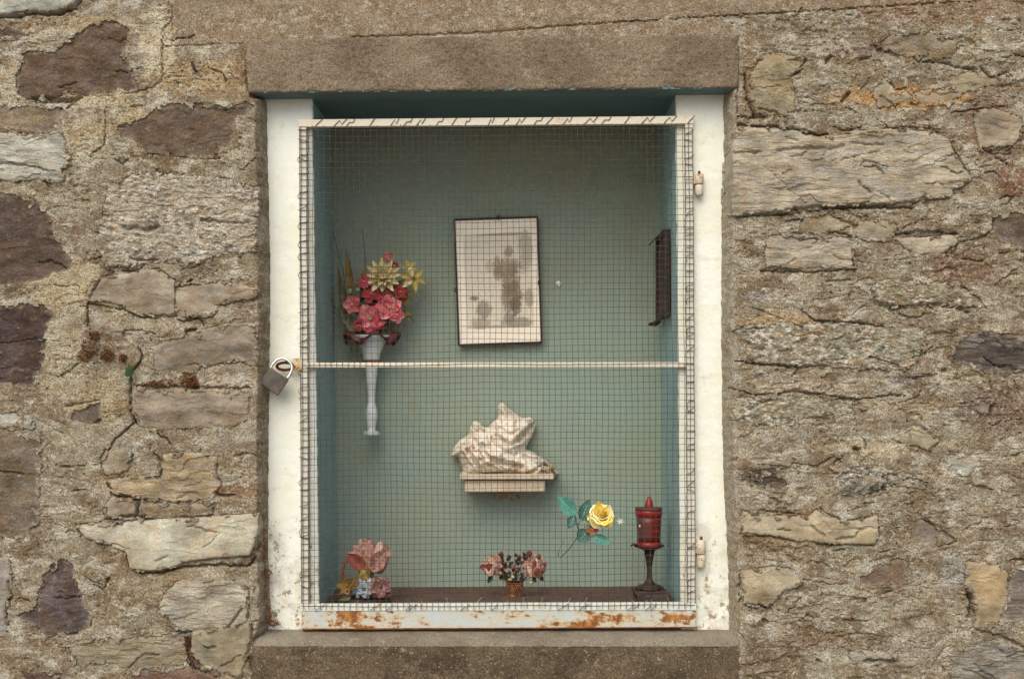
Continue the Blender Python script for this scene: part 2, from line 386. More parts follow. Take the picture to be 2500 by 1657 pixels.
# outline, surface kind, colour, how far proud (mm), raggedness
PALE = (188, 182, 166); BROWN = (106, 88, 76); DARK = (80, 68, 64); BEIGE = (154, 138, 116); GREY = (144, 134, 118)
STONES = [
 (L1([(-200, -150), (560, -150), (545, 0), (540, 20), (500, 55), (400, 85), (330, 95), (240, 80), (150, 100), (60, 112), (-200, 112)]), 'smooth', (192, 188, 174), 10, 2),
 (L1([(-150, 165), (60, 175), (190, 235), (120, 270), (-150, 285)]), 'rough', (96, 78, 74), 1, 3),
 (L1([(150, 370), (250, 340), (370, 350), (480, 240), (560, 215), (640, 160), (760, 140), (900, 190), (930, 215), (880, 260), (850, 370), (890, 440), (930, 560), (940, 590), (880, 635), (700, 650), (450, 662), (230, 690), (130, 690), (100, 660), (110, 520), (150, 430)]), 'rough', (106, 87, 74), -3, 5),
 (L1([(830, 860), (1000, 790), (1080, 730), (1180, 700), (1290, 720), (1440, 690), (1560, 740), (1690, 690), (1740, 720), (1700, 790), (1620, 830), (1600, 980), (1520, 1010), (1500, 1080), (1280, 1080), (1120, 1065), (950, 1040), (920, 960), (830, 940), (790, 880)]), 'rough', (108, 90, 76), -2, 5),
 (L1([(-150, 900), (60, 910), (180, 920), (310, 945), (370, 900), (430, 930), (440, 1000), (480, 1060), (480, 1130), (420, 1160), (440, 1240), (380, 1255), (250, 1220), (100, 1240), (-150, 1210)]), 'strata', (186, 180, 164), 5, 4),
 (L1([(20, 720), (180, 730), (450, 730), (440, 800), (420, 870), (340, 925), (160, 900), (-40, 870), (-60, 740)]), 'rough', (146, 130, 112), 0, 6),
 (L1([(740, 1290), (900, 1200), (1100, 1180), (1500, 1220), (1760, 1280), (1770, 1480), (1750, 1560), (1750, 1730), (1500, 1740), (1350, 1800), (1000, 1790), (720, 1830), (660, 1650), (700, 1500)]), 'speckle', (166, 152, 130), 4, 9),
 (L1([(-150, 1300), (200, 1340), (300, 1400), (380, 1560), (430, 1690), (460, 1740), (480, 1760), (500, 1775), (495, 1830), (400, 1880), (250, 1920), (0, 1950), (-150, 1960)]), 'rough', (92, 76, 68), -2, 4),
 (L2([(-150, 590), (60, 570), (180, 560), (300, 565), (370, 640), (350, 690), (325, 700), (315, 850), (300, 960), (290, 1040), (240, 1060), (230, 1135), (100, 1130), (-150, 1110)]), 'rough', (78, 62, 60), -2, 4),
 (L2([(650, 400), (760, 380), (870, 360), (1000, 330), (1100, 345), (1190, 410), (1192, 640), (1080, 650), (970, 645), (870, 600), (840, 570), (700, 540), (610, 540), (600, 500)]), 'smooth', (148, 131, 111), 7, 2),
 (L2([(1198, 430), (1330, 430), (1500, 420), (1640, 440), (1770, 470), (1750, 520), (1640, 540), (1500, 570), (1470, 610), (1450, 650), (1250, 650), (1200, 640)]), 'smooth', (147, 131, 112), 3, 3),
 (L2([(1040, 870), (1200, 790), (1380, 740), (1600, 700), (1740, 720), (1760, 860), (1750, 960), (1600, 950), (1480, 980), (1380, 990), (1320, 1030), (1100, 1030), (1020, 990)]), 'smooth', (134, 119, 104), 1, 4),
 (L2([(470, 1290), (570, 1280), (600, 1250), (690, 1240), (695, 1390), (640, 1395), (480, 1360)]), 'rough', (104, 92, 88), -3, 4),
 (L2([(900, 1150), (1250, 1150), (1600, 1170), (1700, 1190), (1700, 1340), (1600, 1400), (1100, 1420), (960, 1400), (930, 1340), (900, 1300)]), 'smooth', (148, 133, 115), 2, 4),
 (L2([(-150, 1440), (80, 1430), (270, 1480), (280, 1560), (260, 2050), (180, 2150), (60, 2165), (-150, 2150)]), 'rough', (124, 109, 94), 2, 6),
 (L2([(-150, 1270), (60, 1300), (200, 1340), (300, 1385), (280, 1430), (100, 1400), (-150, 1400)]), 'smooth', (178, 172, 160), 2, 5),
 (L3([(700, 80), (760, 10), (870, -10), (900, 30), (870, 140), (760, 180), (700, 150)]), 'smooth', (160, 148, 128), 4, 4),
 (L3([(1110, 40), (1300, 20), (1480, 50), (1480, 180), (1510, 240), (1450, 340), (1200, 350), (900, 320), (765, 290), (740, 220), (880, 190), (1090, 180)]), 'strata', (170, 148, 116), 5, 4),
 (L3([(770, 322), (900, 345), (935, 362), (920, 450), (740, 468), (715, 400)]), 'smooth', (150, 132, 112), 5, 2),
 (L3([(962, 367), (1130, 370), (1300, 380), (1460, 350), (1450, 440), (1120, 462), (962, 458)]), 'rough', (150, 134, 112), 3, 3),
 (L3([(530, 520), (800, 500), (1100, 480), (1500, 462), (1770, 445), (1790, 520), (1740, 640), (1705, 715), (1500, 730), (1250, 760), (1200, 800), (960, 830), (900, 800), (870, 700), (760, 650), (600, 600)]), 'smooth', (200, 192, 170), 9, 2),
 (L3([(1130, 960), (1200, 900), (1400, 890), (1600, 900), (1690, 950), (1700, 1010), (1690, 1160), (1600, 1220), (1200, 1230), (1150, 1150), (1090, 1110)]), 'strata', (178, 166, 144), 4, 4),
 (L3([(290, 860), (350, 780), (420, 740), (500, 790), (520, 860), (550, 960), (570, 1010), (610, 1110), (600, 1230), (500, 1270), (320, 1300), (280, 1250), (190, 1190), (110, 1130), (240, 1060), (260, 950)]), 'rough', (98, 84, 84), -3, 5),
 (L3([(150, 1500), (430, 1530), (440, 1750), (120, 1750)]), 'rough', (92, 74, 70), -2, 4),
 (L3([(850, 1530), (1300, 1480), (1500, 1560), (1700, 1620), (1700, 1800), (800, 1800)]), 'rough', (120, 92, 78), 0, 5),
 (L3([(-150, 730), (60, 740), (80, 900), (60, 1060), (40, 1150), (50, 1260), (-150, 1300)]), 'smooth', (158, 150, 140), 4, 4),
 (L3([(1300, 1250), (1600, 1200), (1710, 1180), (1730, 1260), (1690, 1400), (1640, 1560), (1380, 1470), (1310, 1400)]), 'smooth', (150, 138, 114), 4, 5),
 (L3([(1715, 940), (1765, 930), (1768, 1160), (1715, 1170)]), 'smooth', (152, 140, 120), 3, 3),
 (L3([(420, 1340), (700, 1300), (1100, 1260), (1270, 1250), (1275, 1400), (1240, 1490), (900, 1505), (700, 1450), (500, 1480)]), 'strata', (148, 134, 108), 1, 8),
 # right side
 (R1([(60, 990), (110, 900), (200, 820), (380, 815), (500, 830), (640, 870), (750, 880), (850, 850), (1100, 830), (1400, 850), (1490, 900), (1510, 980), (1600, 1100), (1610, 1150), (1560, 1190), (1500, 1210), (1490, 1260), (1400, 1260), (1200, 1290), (900, 1310), (700, 1320), (500, 1350), (300, 1370), (70, 1375), (50, 1200)]), 'strata', (190, 174, 150), 9, 3),
 (R1([(1640, 720), (1740, 690), (1850, 720), (1940, 760), (1940, 880), (1880, 940), (1680, 960), (1660, 860)]), 'smooth', (166, 148, 124), 6, 4),
 (R1([(1000, 600), (1060, 490), (1110, 530), (1150, 590), (1350, 600), (1500, 560), (1500, 460), (1700, 450), (1760, 500), (1880, 480), (1870, 530), (1700, 560), (1560, 600), (1480, 680), (1200, 650), (1030, 690)]), 'smooth', (158, 138, 108), 3, 6),
 (R1([(210, 480), (330, 330), (560, 380), (550, 430), (470, 480), (490, 600), (520, 700), (400, 740), (250, 740), (210, 620)]), 'rough', (164, 148, 118), 5, 4),
 (R1([(1760, 1370), (2200, 1330), (2200, 1760), (1760, 1500)]), 'rough', (112, 98, 88), 0, 5),
 (R1([(1250, 200), (1550, 250), (1500, 380), (1300, 380), (1100, 330), (1000, 280)]), 'rough', (150, 134, 112), 3, 9),
 (R2([(330, 210), (500, 190), (700, 200), (840, 220), (880, 280), (880, 400), (700, 400), (550, 400), (320, 395), (310, 300)]), 'strata', (188, 172, 150), 6, 4),
 (R2([(1140, 220), (1350, 210), (1500, 200), (1535, 240), (1490, 300), (1300, 310), (1210, 280)]), 'smooth', (192, 178, 152), 6, 3),
 (R2([(950, 490), (1200, 480), (1500, 510), (1640, 560), (1700, 650), (1300, 650), (1100, 660), (1020, 620), (1000, 540)]), 'speckle', (136, 120, 88), 5, 6),
 (R2([(70, 780), (300, 760), (800, 760), (1150, 770), (1340, 800), (1310, 880), (1280, 1000), (1200, 1050), (800, 1040), (500, 1030), (170, 990), (200, 880)]), 'speckle', (134, 124, 98), 4, 7),
 (R2([(1540, 850), (1700, 800), (1900, 830), (2150, 900), (2150, 1000), (1880, 1080), (1700, 1070), (1600, 1030), (1490, 1010), (1500, 930)]), 'strata', (84, 74, 68), 3, 5),
 (R2([(130, 1240), (500, 1210), (900, 1250), (860, 1330), (560, 1350), (450, 1410), (200, 1400), (80, 1360)]), 'speckle', (142, 130, 100), 2, 8),
 (R2([(1620, 1250), (1760, 1250), (1740, 1310), (1700, 1330), (1620, 1290)]), 'smooth', (140, 132, 128), 3, 3),
 (R2([(1240, 1400), (1330, 1440), (1430, 1510), (1350, 1560), (1240, 1520)]), 'smooth', (178, 162, 132), 4, 4),
 (R2([(540, 60), (860, 60), (850, 140), (780, 170), (600, 190), (470, 170)]), 'rough', (160, 146, 122), 3, 7),
 (R2([(880, 110), (1120, 90), (1150, 140), (1110, 220), (930, 230), (880, 170)]), 'smooth', (164, 152, 132), 3, 7),
 (R3([(165, 500), (250, 540), (350, 540), (480, 520), (580, 540), (640, 500), (700, 540), (820, 570), (1020, 535), (1028, 640), (1000, 710), (700, 700), (620, 680), (500, 680), (350, 650), (165, 640)]), 'smooth', (192, 174, 142), 7, 3),
 (R3([(160, 880), (350, 860), (460, 870), (540, 930), (530, 960), (420, 1000), (340, 1100), (170, 1090), (170, 1000)]), 'smooth', (184, 166, 134), 9, 3),
 (R3([(930, 900), (980, 850), (1200, 790), (1240, 880), (1180, 960), (1000, 980), (850, 970)]), 'rough', (122, 102, 92), -1, 6),
 (R3([(1590, 830), (1750, 820), (1850, 900), (1840, 1060), (1780, 1220), (1650, 1230), (1635, 1100), (1640, 1040), (1590, 980)]), 'smooth', (176, 148, 106), 6, 5),
 (R3([(1240, 560), (1310, 540), (1450, 620), (1400, 720), (1240, 680)]), 'rough', (134, 118, 108), -1, 5),
 (R3([(1870, 880), (2150, 780), (2150, 1180), (1810, 1210), (1860, 1000)]), 'strata', (132, 118, 110), 2, 5),
 (R3([(770, 270), (900, 210), (1070, 230), (1080, 330), (960, 380), (770, 380)]), 'speckle', (120, 112, 98), 2, 6),
 (R3([(1490, 150), (1560, 130), (1650, 200), (1600, 270), (1480, 230)]), 'smooth', (176, 176, 166), 3, 5),
 (R3([(1500, 1400), (1700, 1330), (2150, 1370), (2150, 1750), (1500, 1750)]), 'strata', (146, 138, 128), 3, 7),
 (R3([(850, 1395), (1000, 1390), (1130, 1410), (1145, 1450), (1000, 1465), (860, 1450)]), 'strata', (168, 158, 144), 7, 4),
]
# a few more stones beyond the frame, so that the wall goes on the same way
rs = random.Random(3)
for k in range(64):
    side = k % 4
    if side == 0: cx, cy = rs.uniform(-900, -160), rs.uniform(-250, 1900)
    elif side == 1: cx, cy = rs.uniform(2700, 3500), rs.uniform(-250, 1900)
    elif side == 2: cx, cy = rs.uniform(-200, 2600), rs.uniform(-420, -160)
    else: cx, cy = rs.uniform(-200, 2600), rs.uniform(1850, 2250)
    rx, ry = rs.uniform(60, 150), rs.uniform(35, 70)
    pl = [(cx + rx * math.copysign(abs(math.cos(a)) ** 0.6, math.cos(a)) * rs.uniform(0.85, 1.1), cy + ry * math.copysign(abs(math.sin(a)) ** 0.6, math.sin(a)) * rs.uniform(0.85, 1.1)) for a in [i * math.pi / 6 for i in range(12)]]
    ok = all(abs(cx - o[0]) > rx + o[2] or abs(cy - o[1]) > ry + o[3] for o in globals().setdefault('_far', []))
    if ok:
        _far.append((cx, cy, rx, ry)); STONES.append((pl, rs.choice(['smooth', 'strata', 'rough', 'speckle']), rs.choice([PALE, BROWN, DARK, BEIGE, GREY, (150, 132, 112)]), rs.uniform(-2, 7), 5))
# opening left in the rubble for lintel, jambs and sill
OPEN = [(604, 104), (1794, 92), (1796, 150), (1793, 214), (1789, 222), (1785, 430), (1782, 500), (1781, 800), (1784, 1050), (1788, 1200), (1795, 1330), (1800, 1450), (1801, 1545), (1803, 1590), (1804, 1790), (614, 1790), (612, 1620), (618, 1575), (634, 1540), (640, 1510), (636, 1440), (633, 1330), (634, 1240), (634, 1100), (636, 900), (638, 760), (637, 560), (633, 400), (628, 240), (612, 236), (604, 200)]
SMOOTH = [(422, -400), (422, 112), (600, 103), (600, 90), (1800, 82), (1752, 42), (2000, 27), (2300, 8), (2360, 0), (2700, -30), (2700, -400)]
# cracks and gaps: points, half width px, depth mm
CR = [
 (L1([(215, 692), (330, 690), (480, 683), (560, 664)]), 7, 26), (L1([(560, 664), (800, 655), (930, 630), (1050, 590), (1110, 545), (1105, 440), (1108, 200), (1170, 130)]), 2.2, 8),
 (L1([(1175, 0), (1178, 310), (1110, 320)]), 1.8, 5), (L1([(1110, 320), (1400, 305), (1650, 300)]), 1.8, 5),
 (L1([(-60, 118), (60, 120), (250, 92), (370, 108), (500, 60), (550, 10)]), 4, 14),
 (L1([(-50, 1120), (80, 1118), (250, 1145), (340, 1175)]), 2.5, 9), (L1([(720, 770), (722, 900), (715, 985), (610, 1075)]), 2.2, 9),
 (L1([(930, 1045), (1120, 1066), (1280, 1082), (1500, 1090), (1530, 1070)]), 2.6, 9),
 (L1([(780, 1085), (830, 1120), (870, 1085)]), 4, 10), (L1([(1320, 430), (1325, 480), (1345, 500)]), 3, 14),
 (L2([(600, 720), (598, 560), (640, 480), (700, 380), (780, 350)]), 2.6, 9), (L2([(620, 790), (600, 650), (598, 560), (860, 610), (960, 650), (1200, 645)]), 2.5, 9),
 (L2([(850, 50), (920, 45), (1000, 65), (1080, 40)]), 5, 14), (L2([(1380, -5), (1500, 10), (1700, 15)]), 3, 10),
 (L2([(975, 290), (1010, 310), (1100, 335), (1190, 400)]), 2.2, 8), (L2([(1285, 415), (1310, 395)]), 4, 12), (L2([(1480, 580), (1600, 560), (1740, 545)]), 2, 7),
 (L2([(840, 740), (960, 750), (1050, 765)]), 4, 9), (L2([(1270, 752), (1340, 738)]), 3.5, 14), (L2([(940, 860), (975, 930), (895, 1040), (888, 1120), (890, 1300), (920, 1370), (860, 1430), (780, 1500), (740, 1568)]), 3, 14),
 (L2([(920, 1120), (1100, 1130), (1400, 1135), (1650, 1140), (1700, 1130)]), 3.5, 12), (L2([(1330, 1030), (1480, 975), (1650, 970), (1790, 1000)]), 2, 6),
 (L2([(470, 1260), (560, 1245), (690, 1220)]), 4, 10), (L2([(650, 1385), (690, 1360)]), 4, 12), (L2([(910, 1330), (930, 1380)]), 6, 14),
 (L2([(0, 830), (130, 825), (240, 800)]), 1.8, 5),
 (L3([(0, 150), (80, 160), (160, 165)]), 3, 9), (L3([(740, 240), (765, 300), (900, 335), (950, 350), (940, 450), (1000, 470)]), 4, 16), (L3([(680, 490), (740, 475), (930, 450)]), 3.5, 14), (L3([(520, 520), (800, 500), (1050, 470)]), 2.5, 10),
 (L3([(930, 830), (1100, 845), (1250, 800), (1450, 790), (1700, 800), (1750, 730), (1760, 680), (1810, 560)]), 4.5, 18), (L3([(525, 530), (560, 600)]), 2, 7),
 (L3([(700, 150), (680, 60), (730, 0)]), 2.5, 9), (L3([(1060, 30), (1110, 90), (1090, 170)]), 4, 10), (L3([(1480, 300), (1540, 320), (1600, 310)]), 5, 13), (L3([(720, 940), (745, 870)]), 3, 12),
 (L3([(370, 1015), (450, 1020), (570, 1000)]), 2.5, 8), (L3([(320, 1305), (420, 1275), (520, 1265)]), 4, 10), (L3([(60, 900), (70, 1000), (45, 1100), (50, 1200)]), 3, 10), (L3([(1170, 1240), (1310, 1245), (1280, 1400), (1330, 1480), (1500, 1555)]), 3, 11), (L3([(1720, 1190), (1725, 1280), (1690, 1400), (1720, 1500)]), 3, 10), (L3([(880, 1490), (980, 1400), (1090, 1400)]), 2.5, 8), (L3([(1690, 1010), (1700, 1160)]), 2, 7), (L3([(640, 1140), (610, 1220)]), 3, 10),
 ([(860, 91), (1000, 86), (1200, 79), (1350, 66), (1500, 55)], 3.5, 6), ([(1500, 55), (1750, 40), (2000, 26), (2200, 13), (2400, 2)], 2.0, 8),
 (R1([(130, 420), (130, 760)]), 3, 9), (R1([(180, 470), (195, 640), (240, 740), (300, 745)]), 5, 16), (R1([(480, 490), (540, 440), (570, 380)]), 3, 10), (R1([(700, 400), (730, 360)]), 6, 14), (R1([(800, 650), (850, 590)]), 6, 18),
 (R1([(130, 745), (280, 750)]), 3, 12), (R1([(130, 795), (300, 810), (500, 825), (640, 865), (700, 860)]), 4.5, 16), (R1([(1310, 395), (1450, 400), (1550, 435), (1700, 445), (1750, 500), (1860, 465), (1885, 500)]), 3.5, 13), (R1([(1110, 530), (1150, 575), (1210, 560)]), 2.6, 9),
 (R1([(390, 965), (520, 950), (700, 960), (800, 940)]), 4.5, 9), (R1([(860, 915), (960, 930), (1060, 925)]), 2.5, 6), (R1([(50, 980), (280, 975)]), 2.5, 8), (R1([(870, 1000), (1030, 975)]), 2, 5), (R1([(1420, 1015), (1520, 985)]), 2, 5),
 (R1([(170, 1380), (400, 1365), (600, 1325), (900, 1320), (1250, 1325)]), 4.5, 16), (R1([(1490, 900), (1530, 990), (1610, 1110)]), 3, 9), (R1([(1680, 965), (1760, 945), (1890, 945)]), 3, 13), (R1([(1780, 1000), (1850, 1050)]), 4, 12), (R1([(1050, 780), (1100, 820), (1240, 815), (1430, 830)]), 2.6, 9), (R1([(60, 1150), (80, 1220), (60, 1300)]), 2.5, 8),
 (R1([(820, 690), (880, 715)]), 3, 9), (R1([(290, 1060), (400, 1160), (560, 1300)]), 1.8, 4), (R1([(1830, 680), (1700, 690), (1500, 720)]), 2.5, 8),
 (R2([(440, 110), (540, 95)]), 4, 11), (R2([(720, 180), (820, 182), (860, 210)]), 3, 12), (R2([(1140, 190), (1300, 175), (1400, 175), (1530, 185)]), 4.5, 14), (R2([(1460, 310), (1550, 240), (1700, 210), (1760, 160), (1765, 60)]), 3, 11), (R2([(870, 290), (876, 410)]), 3, 10), (R2([(250, 420), (420, 425), (600, 430), (840, 415)]), 3.5, 11), (R2([(700, 490), (850, 480)]), 3, 10),
 (R2([(1020, 620), (1080, 650), (1200, 655), (1430, 640), (1600, 680)]), 4.5, 13), (R2([(1560, 520), (1640, 570), (1720, 660)]), 2.5, 9), (R2([(540, 670), (620, 740), (760, 745), (1060, 765)]), 3.6, 12), (R2([(1780, 510), (1930, 400)]), 3, 9), (R2([(100, 795), (300, 790)]), 2.5, 8),
 (R2([(120, 995), (300, 1020), (520, 1035), (700, 1030)]), 3.6, 11), (R2([(480, 1100), (520, 1040)]), 2.2, 7), (R2([(90, 1170), (250, 1215), (500, 1190), (700, 1215), (880, 1245), (1100, 1215), (1200, 1215)]), 4.2, 13), (R2([(1250, 1110), (1370, 1090)]), 4, 10), (R2([(1440, 1060), (1470, 1065)]), 5, 12), (R2([(880, 1555), (915, 1560)]), 5, 22), (R2([(1740, 1130), (1760, 1250), (1740, 1400)]), 3.5, 10), (R2([(930, 1480), (960, 1530), (950, 1560)]), 2.6, 9), (R2([(1330, 440 + 1000), (1430, 1510), (1350, 1565)]), 2.2, 8), (R2([(60, 1020), (70, 1180)]), 2.2, 7),
 (R3([(80, 190), (130, 160)]), 3, 9), (R3([(260, 200), (460, 215), (500, 190), (640, 215), (750, 150), (800, 185)]), 2.6, 9), (R3([(270, 490), (500, 515), (570, 550)]), 3, 10), (R3([(660, 480), (740, 530), (820, 560), (950, 540)]), 3, 10), (R3([(1030, 540), (1032, 640)]), 3, 13), (R3([(150, 640), (350, 660), (480, 690)]), 2.6, 9), (R3([(640, 710), (1000, 715)]), 3, 9), (R3([(750, 755), (810, 740)]), 4, 14),
 (R3([(170, 1095), (330, 1105), (350, 1100)]), 4.5, 16), (R3([(150, 900), (150, 1080)]), 4, 16), (R3([(290, 1190), (330, 1205)]), 4, 14), (R3([(530, 930), (720, 960), (850, 965)]), 2.4, 7), (R3([(1600, 1030), (1622, 1090), (1605, 1160)]), 7, 34), (R3([(1280, 510), (1440, 620), (1530, 690), (1400, 730)]), 3.5, 11), (R3([(700, 1275), (750, 1275)]), 2.4, 9),
 (R3([(1650, 1250), (1800, 1290), (1960, 1360)]), 4, 11), (R3([(940, 1450), (1140, 1450)]), 4, 13), (R3([(640, 1450), (660, 1460)]), 5, 15), (R3([(930, 450), (1030, 445)]), 3, 8), (R3([(100, 1190), (130, 1260), (180, 1320)]), 2, 7), (R3([(1800, 595), (1900, 590)]), 2.5, 8), (R3([(940, 1060), (950, 1070)]), 4, 12), (R3([(1080, 260), (1150, 265)]), 2.6, 8), (R3([(1440, 1480), (1460, 1520)]), 3, 9),
]
for k in range(150):     # many small unnamed cracks
    x0 = rs.choice([rs.uniform(20, 600), rs.uniform(1830, 2480), rs.uniform(1830, 2480)]); y0 = rs.uniform(20, 1640)
    if x0 < 640 and y0 < 90: continue
    pl = [(x0, y0)]; a = rs.gauss(0, 0.45)
    for j in range(rs.randint(2, 5)):
        a += rs.gauss(0, 0.5); a *= 0.8; pl.append((pl[-1][0] + 15 * math.cos(a), pl[-1][1] + 12 * math.sin(a)))
    CR.append((pl, rs.uniform(1.5, 3.0), rs.uniform(4, 11)))
# stains and tones of the mortar: centre, radii, colour, strength, speckle scale
ST = [
 (2345, 1135, 42, 28, (196, 194, 180), .9, 14), (2110, 1175, 62, 34, (56, 54, 50), .95, 7), (1865, 1165, 50, 24, (62, 58, 52), .85, 7), (2150, 1100, 60, 14, (196, 184, 158), .7, 14),
 (385, 110, 40, 100, (188, 180, 156), .9, 30), (250, 240, 90, 26, (190, 182, 158), .85, 14), (320, 285, 45, 26, (176, 166, 140), .9, 24), (190, 60, 150, 22, (176, 160, 130), .6, 16), (90, 80, 60, 20, (182, 174, 154), .7, 12),
 (225, 330, 60, 50, (172, 162, 136), .8, 24), (230, 95, 55, 24, (186, 178, 156), .8, 14), (30, 205, 40, 50, (184, 176, 156), .8, 16), (210, 380, 40, 30, (178, 172, 150), .6, 12), (520, 190, 120, 40, (166, 146, 110), .8, 12),
 (300, 1180, 60, 40, (170, 158, 130), .6, 14), (150, 870, 60, 90, (168, 160, 138), .8, 22), (170, 700, 90, 60, (178, 168, 140), .8, 30), (320, 780, 80, 30, (170, 164, 146), .8, 14), (250, 980, 70, 60, (160, 146, 116), .7, 26),
 (230, 1090, 60, 60, (158, 152, 132), .6, 20), (60, 1190, 60, 40, (162, 158, 144), .7, 16), (590, 1050, 60, 30, (164, 160, 146), .6, 10), (560, 940, 70, 26, (178, 170, 154), .8, 10), (600, 1170, 30, 40, (176, 168, 152), .6, 8),
 (2230, 240, 130, 26, (176, 138, 88), .8, 20), (2080, 235, 60, 20, (174, 140, 92), .6, 20), (2160, 120, 90, 10, (104, 90, 88), .8, 10), (2280, 1, 200, 60, (136, 112, 92), .7, 20), (2420, 300, 60, 100, (134, 112, 94), .6, 16), (2470, 440, 40, 40, (112, 72, 52), .7, 12),
 (2350, 650, 90, 60, (120, 98, 80), .8, 16), (2130, 880, 130, 20, (122, 80, 58), .6, 9), (1845, 722, 26, 14, (146, 146, 146), .8, 8), (2270, 575, 75, 6, (92, 84, 84), .8, 8), (1900, 800, 100, 40, (172, 146, 106), .6, 12), (2210, 925, 40, 12, (96, 90, 92), .7, 8), (2200, 990, 100, 16, (176, 164, 140), .6, 14),
 (1960, 950, 120, 22, (172, 160, 140), .7, 16), (2390, 985, 50, 40, (104, 90, 86), .6, 9), (1900, 1330, 100, 40, (124, 98, 66), .5, 9), (2000, 1560, 90, 30, (112, 90, 66), .6, 14), (2330, 1400, 40, 40, (128, 132, 134), .5, 9), (2110, 1090, 120, 10, (186, 176, 150), .6, 10), (1950, 1260, 60, 14, (132, 100, 62), .7, 10),
 (1830, 1500, 30, 26, (190, 186, 172), .7, 12), (1890, 1535, 18, 20, (196, 190, 176), .6, 10), (2460, 1640, 120, 50, (150, 144, 138), .6, 20), (2200, 1590, 90, 20, (148, 140, 132), .6, 12), (2450, 1000, 60, 60, (118, 98, 84), .7, 16),
 (560, 1200, 90, 16, (120, 84, 52), .7, 9), (420, 1410, 60, 60, (146, 130, 100), .6, 16), (330, 1400, 60, 80, (134, 122, 96), .5, 14), (70, 60, 100, 10, (120, 100, 80), .5, 10),
 (1870, 1625, 90, 70, (112, 98, 78), .8, 26), (575, 1620, 40, 60, (116, 102, 82), .7, 18), (585, 200, 30, 60, (132, 112, 84), .7, 14), (1830, 180, 26, 90, (128, 106, 78), .7, 10),
]
def axis(lo, hi, a, b, step):
    """fine between a and b, coarser outside"""
    mid = list(np.arange(a, b + 0.01, step)); out = mid[:]
    s_ = step
    x = a
    left = []
    while x > lo: s_ = min(s_ * 1.13, 90); x -= s_; left.append(x)
    s_ = step; x = b; right = []
    while x < hi: s_ = min(s_ * 1.13, 90); x += s_; right.append(x)
    return np.array(left[::-1] + mid + right)
ax_ = axis(-2900, 5200, -90, 2590, 2.9); ay_ = axis(-1300, 2751, -90, 1745, 2.9)
PX, PY = np.meshgrid(ax_, ay_)
def base_low(x, y): return 6 * fbm(x / 260, y / 200, 11, 3)
def noisy_sd(x, y, poly, rag):
    s_ = sdpoly(x, y, poly)
    return s_ + rag * (1.15 * fbm(x / 26, y / 20, 31, 5, 0.62) + 0.55 * perlin(x / 7.5, y / 6.5, 33))
rm = sstep(1500, 1900, PX)
sm = sstep(-10, 8, sdpoly(PX, PY, SMOOTH))                       # 1 on the smooth render
wxx = PX + 14 * fbm(PX / 60, PY / 60, 71, 2); wyy = PY + 10 * fbm(PX / 60, PY / 60, 72, 2)
rough = 5.0 * fbm(wxx / 60, wyy / 42, 1, 5, 0.62) + 1.9 * fbm(wxx / 13, wyy / 10, 2, 3, 0.6)
rough += (0.3 + 0.7 * rm) * 4.6 * ledge(PX, PY, 62, 1.5, 3) + (0.45 + 0.55 * rm) * 2.3 * ledge(wxx, PY, 25, 1.3, 4, 0.2) + 1.4 * ledge(wxx, wyy, 11, 1.2, 14, 0.25)
calm = 0.25 + 0.62 * sstep(-0.15, 0.35, fbm(PX / 130, PY / 80, 21, 3) + 0.22 * rm); rough = rough * calm
rg = np.abs(perlin(wxx / 42, wyy / 20, 6)); rough -= 2.4 * np.exp(-(rg / 0.09) ** 2) * sstep(-0.1, 0.5, perlin(PX / 90, PY / 70, 8))
pit = perlin(PX / 11, PY / 9, 9); rough -= 4.5 * sstep(0.5, 0.68, pit) * calm
hm = base_low(PX, PY) + rough * (1 - 0.93 * sm)
fr = sdpoly(PX, PY, OPEN) + 2.0 * sstep(260, 300, PY) + 2.6 * fbm(PX / 22, PY / 26, 77, 4, 0.6) - 10 * sstep(1560, 1600, PY) * (0.5 + fbm(PX / 40, PY / 40, 78, 4, 0.6))
edge = sstep(-34, -4, fr)                                         # trowelled cement near the surround
hm = hm * (1 - 0.4 * edge)
for pl, wd, dp in CR:
    xs = [p[0] for p in pl]; ys = [p[1] for p in pl]
    i0, i1 = np.searchsorted(ax_, (min(xs) - 14, max(xs) + 14)); j0, j1 = np.searchsorted(ay_, (min(ys) - 14, max(ys) + 14))
    if i1 <= i0 or j1 <= j0: continue
    x = PX[j0:j1, i0:i1]; y = PY[j0:j1, i0:i1]
    d, t = dpolyline(x + 3.0 * fbm(x / 14, y / 14, 41, 2), y + 3.5 * fbm(x / 14, y / 14, 42, 2), pl)
    dp = dp * 0.85; ww = wd * (0.75 + 0.6 * perlin(x / 20, y / 20, 43)) * (0.35 + 0.65 * np.sin(np.pi * np.clip(t, 0.04, 0.96)) ** 0.5)
    hm[j0:j1, i0:i1] -= dp * np.exp(-(d / np.maximum(ww, 0.9)) ** 2)
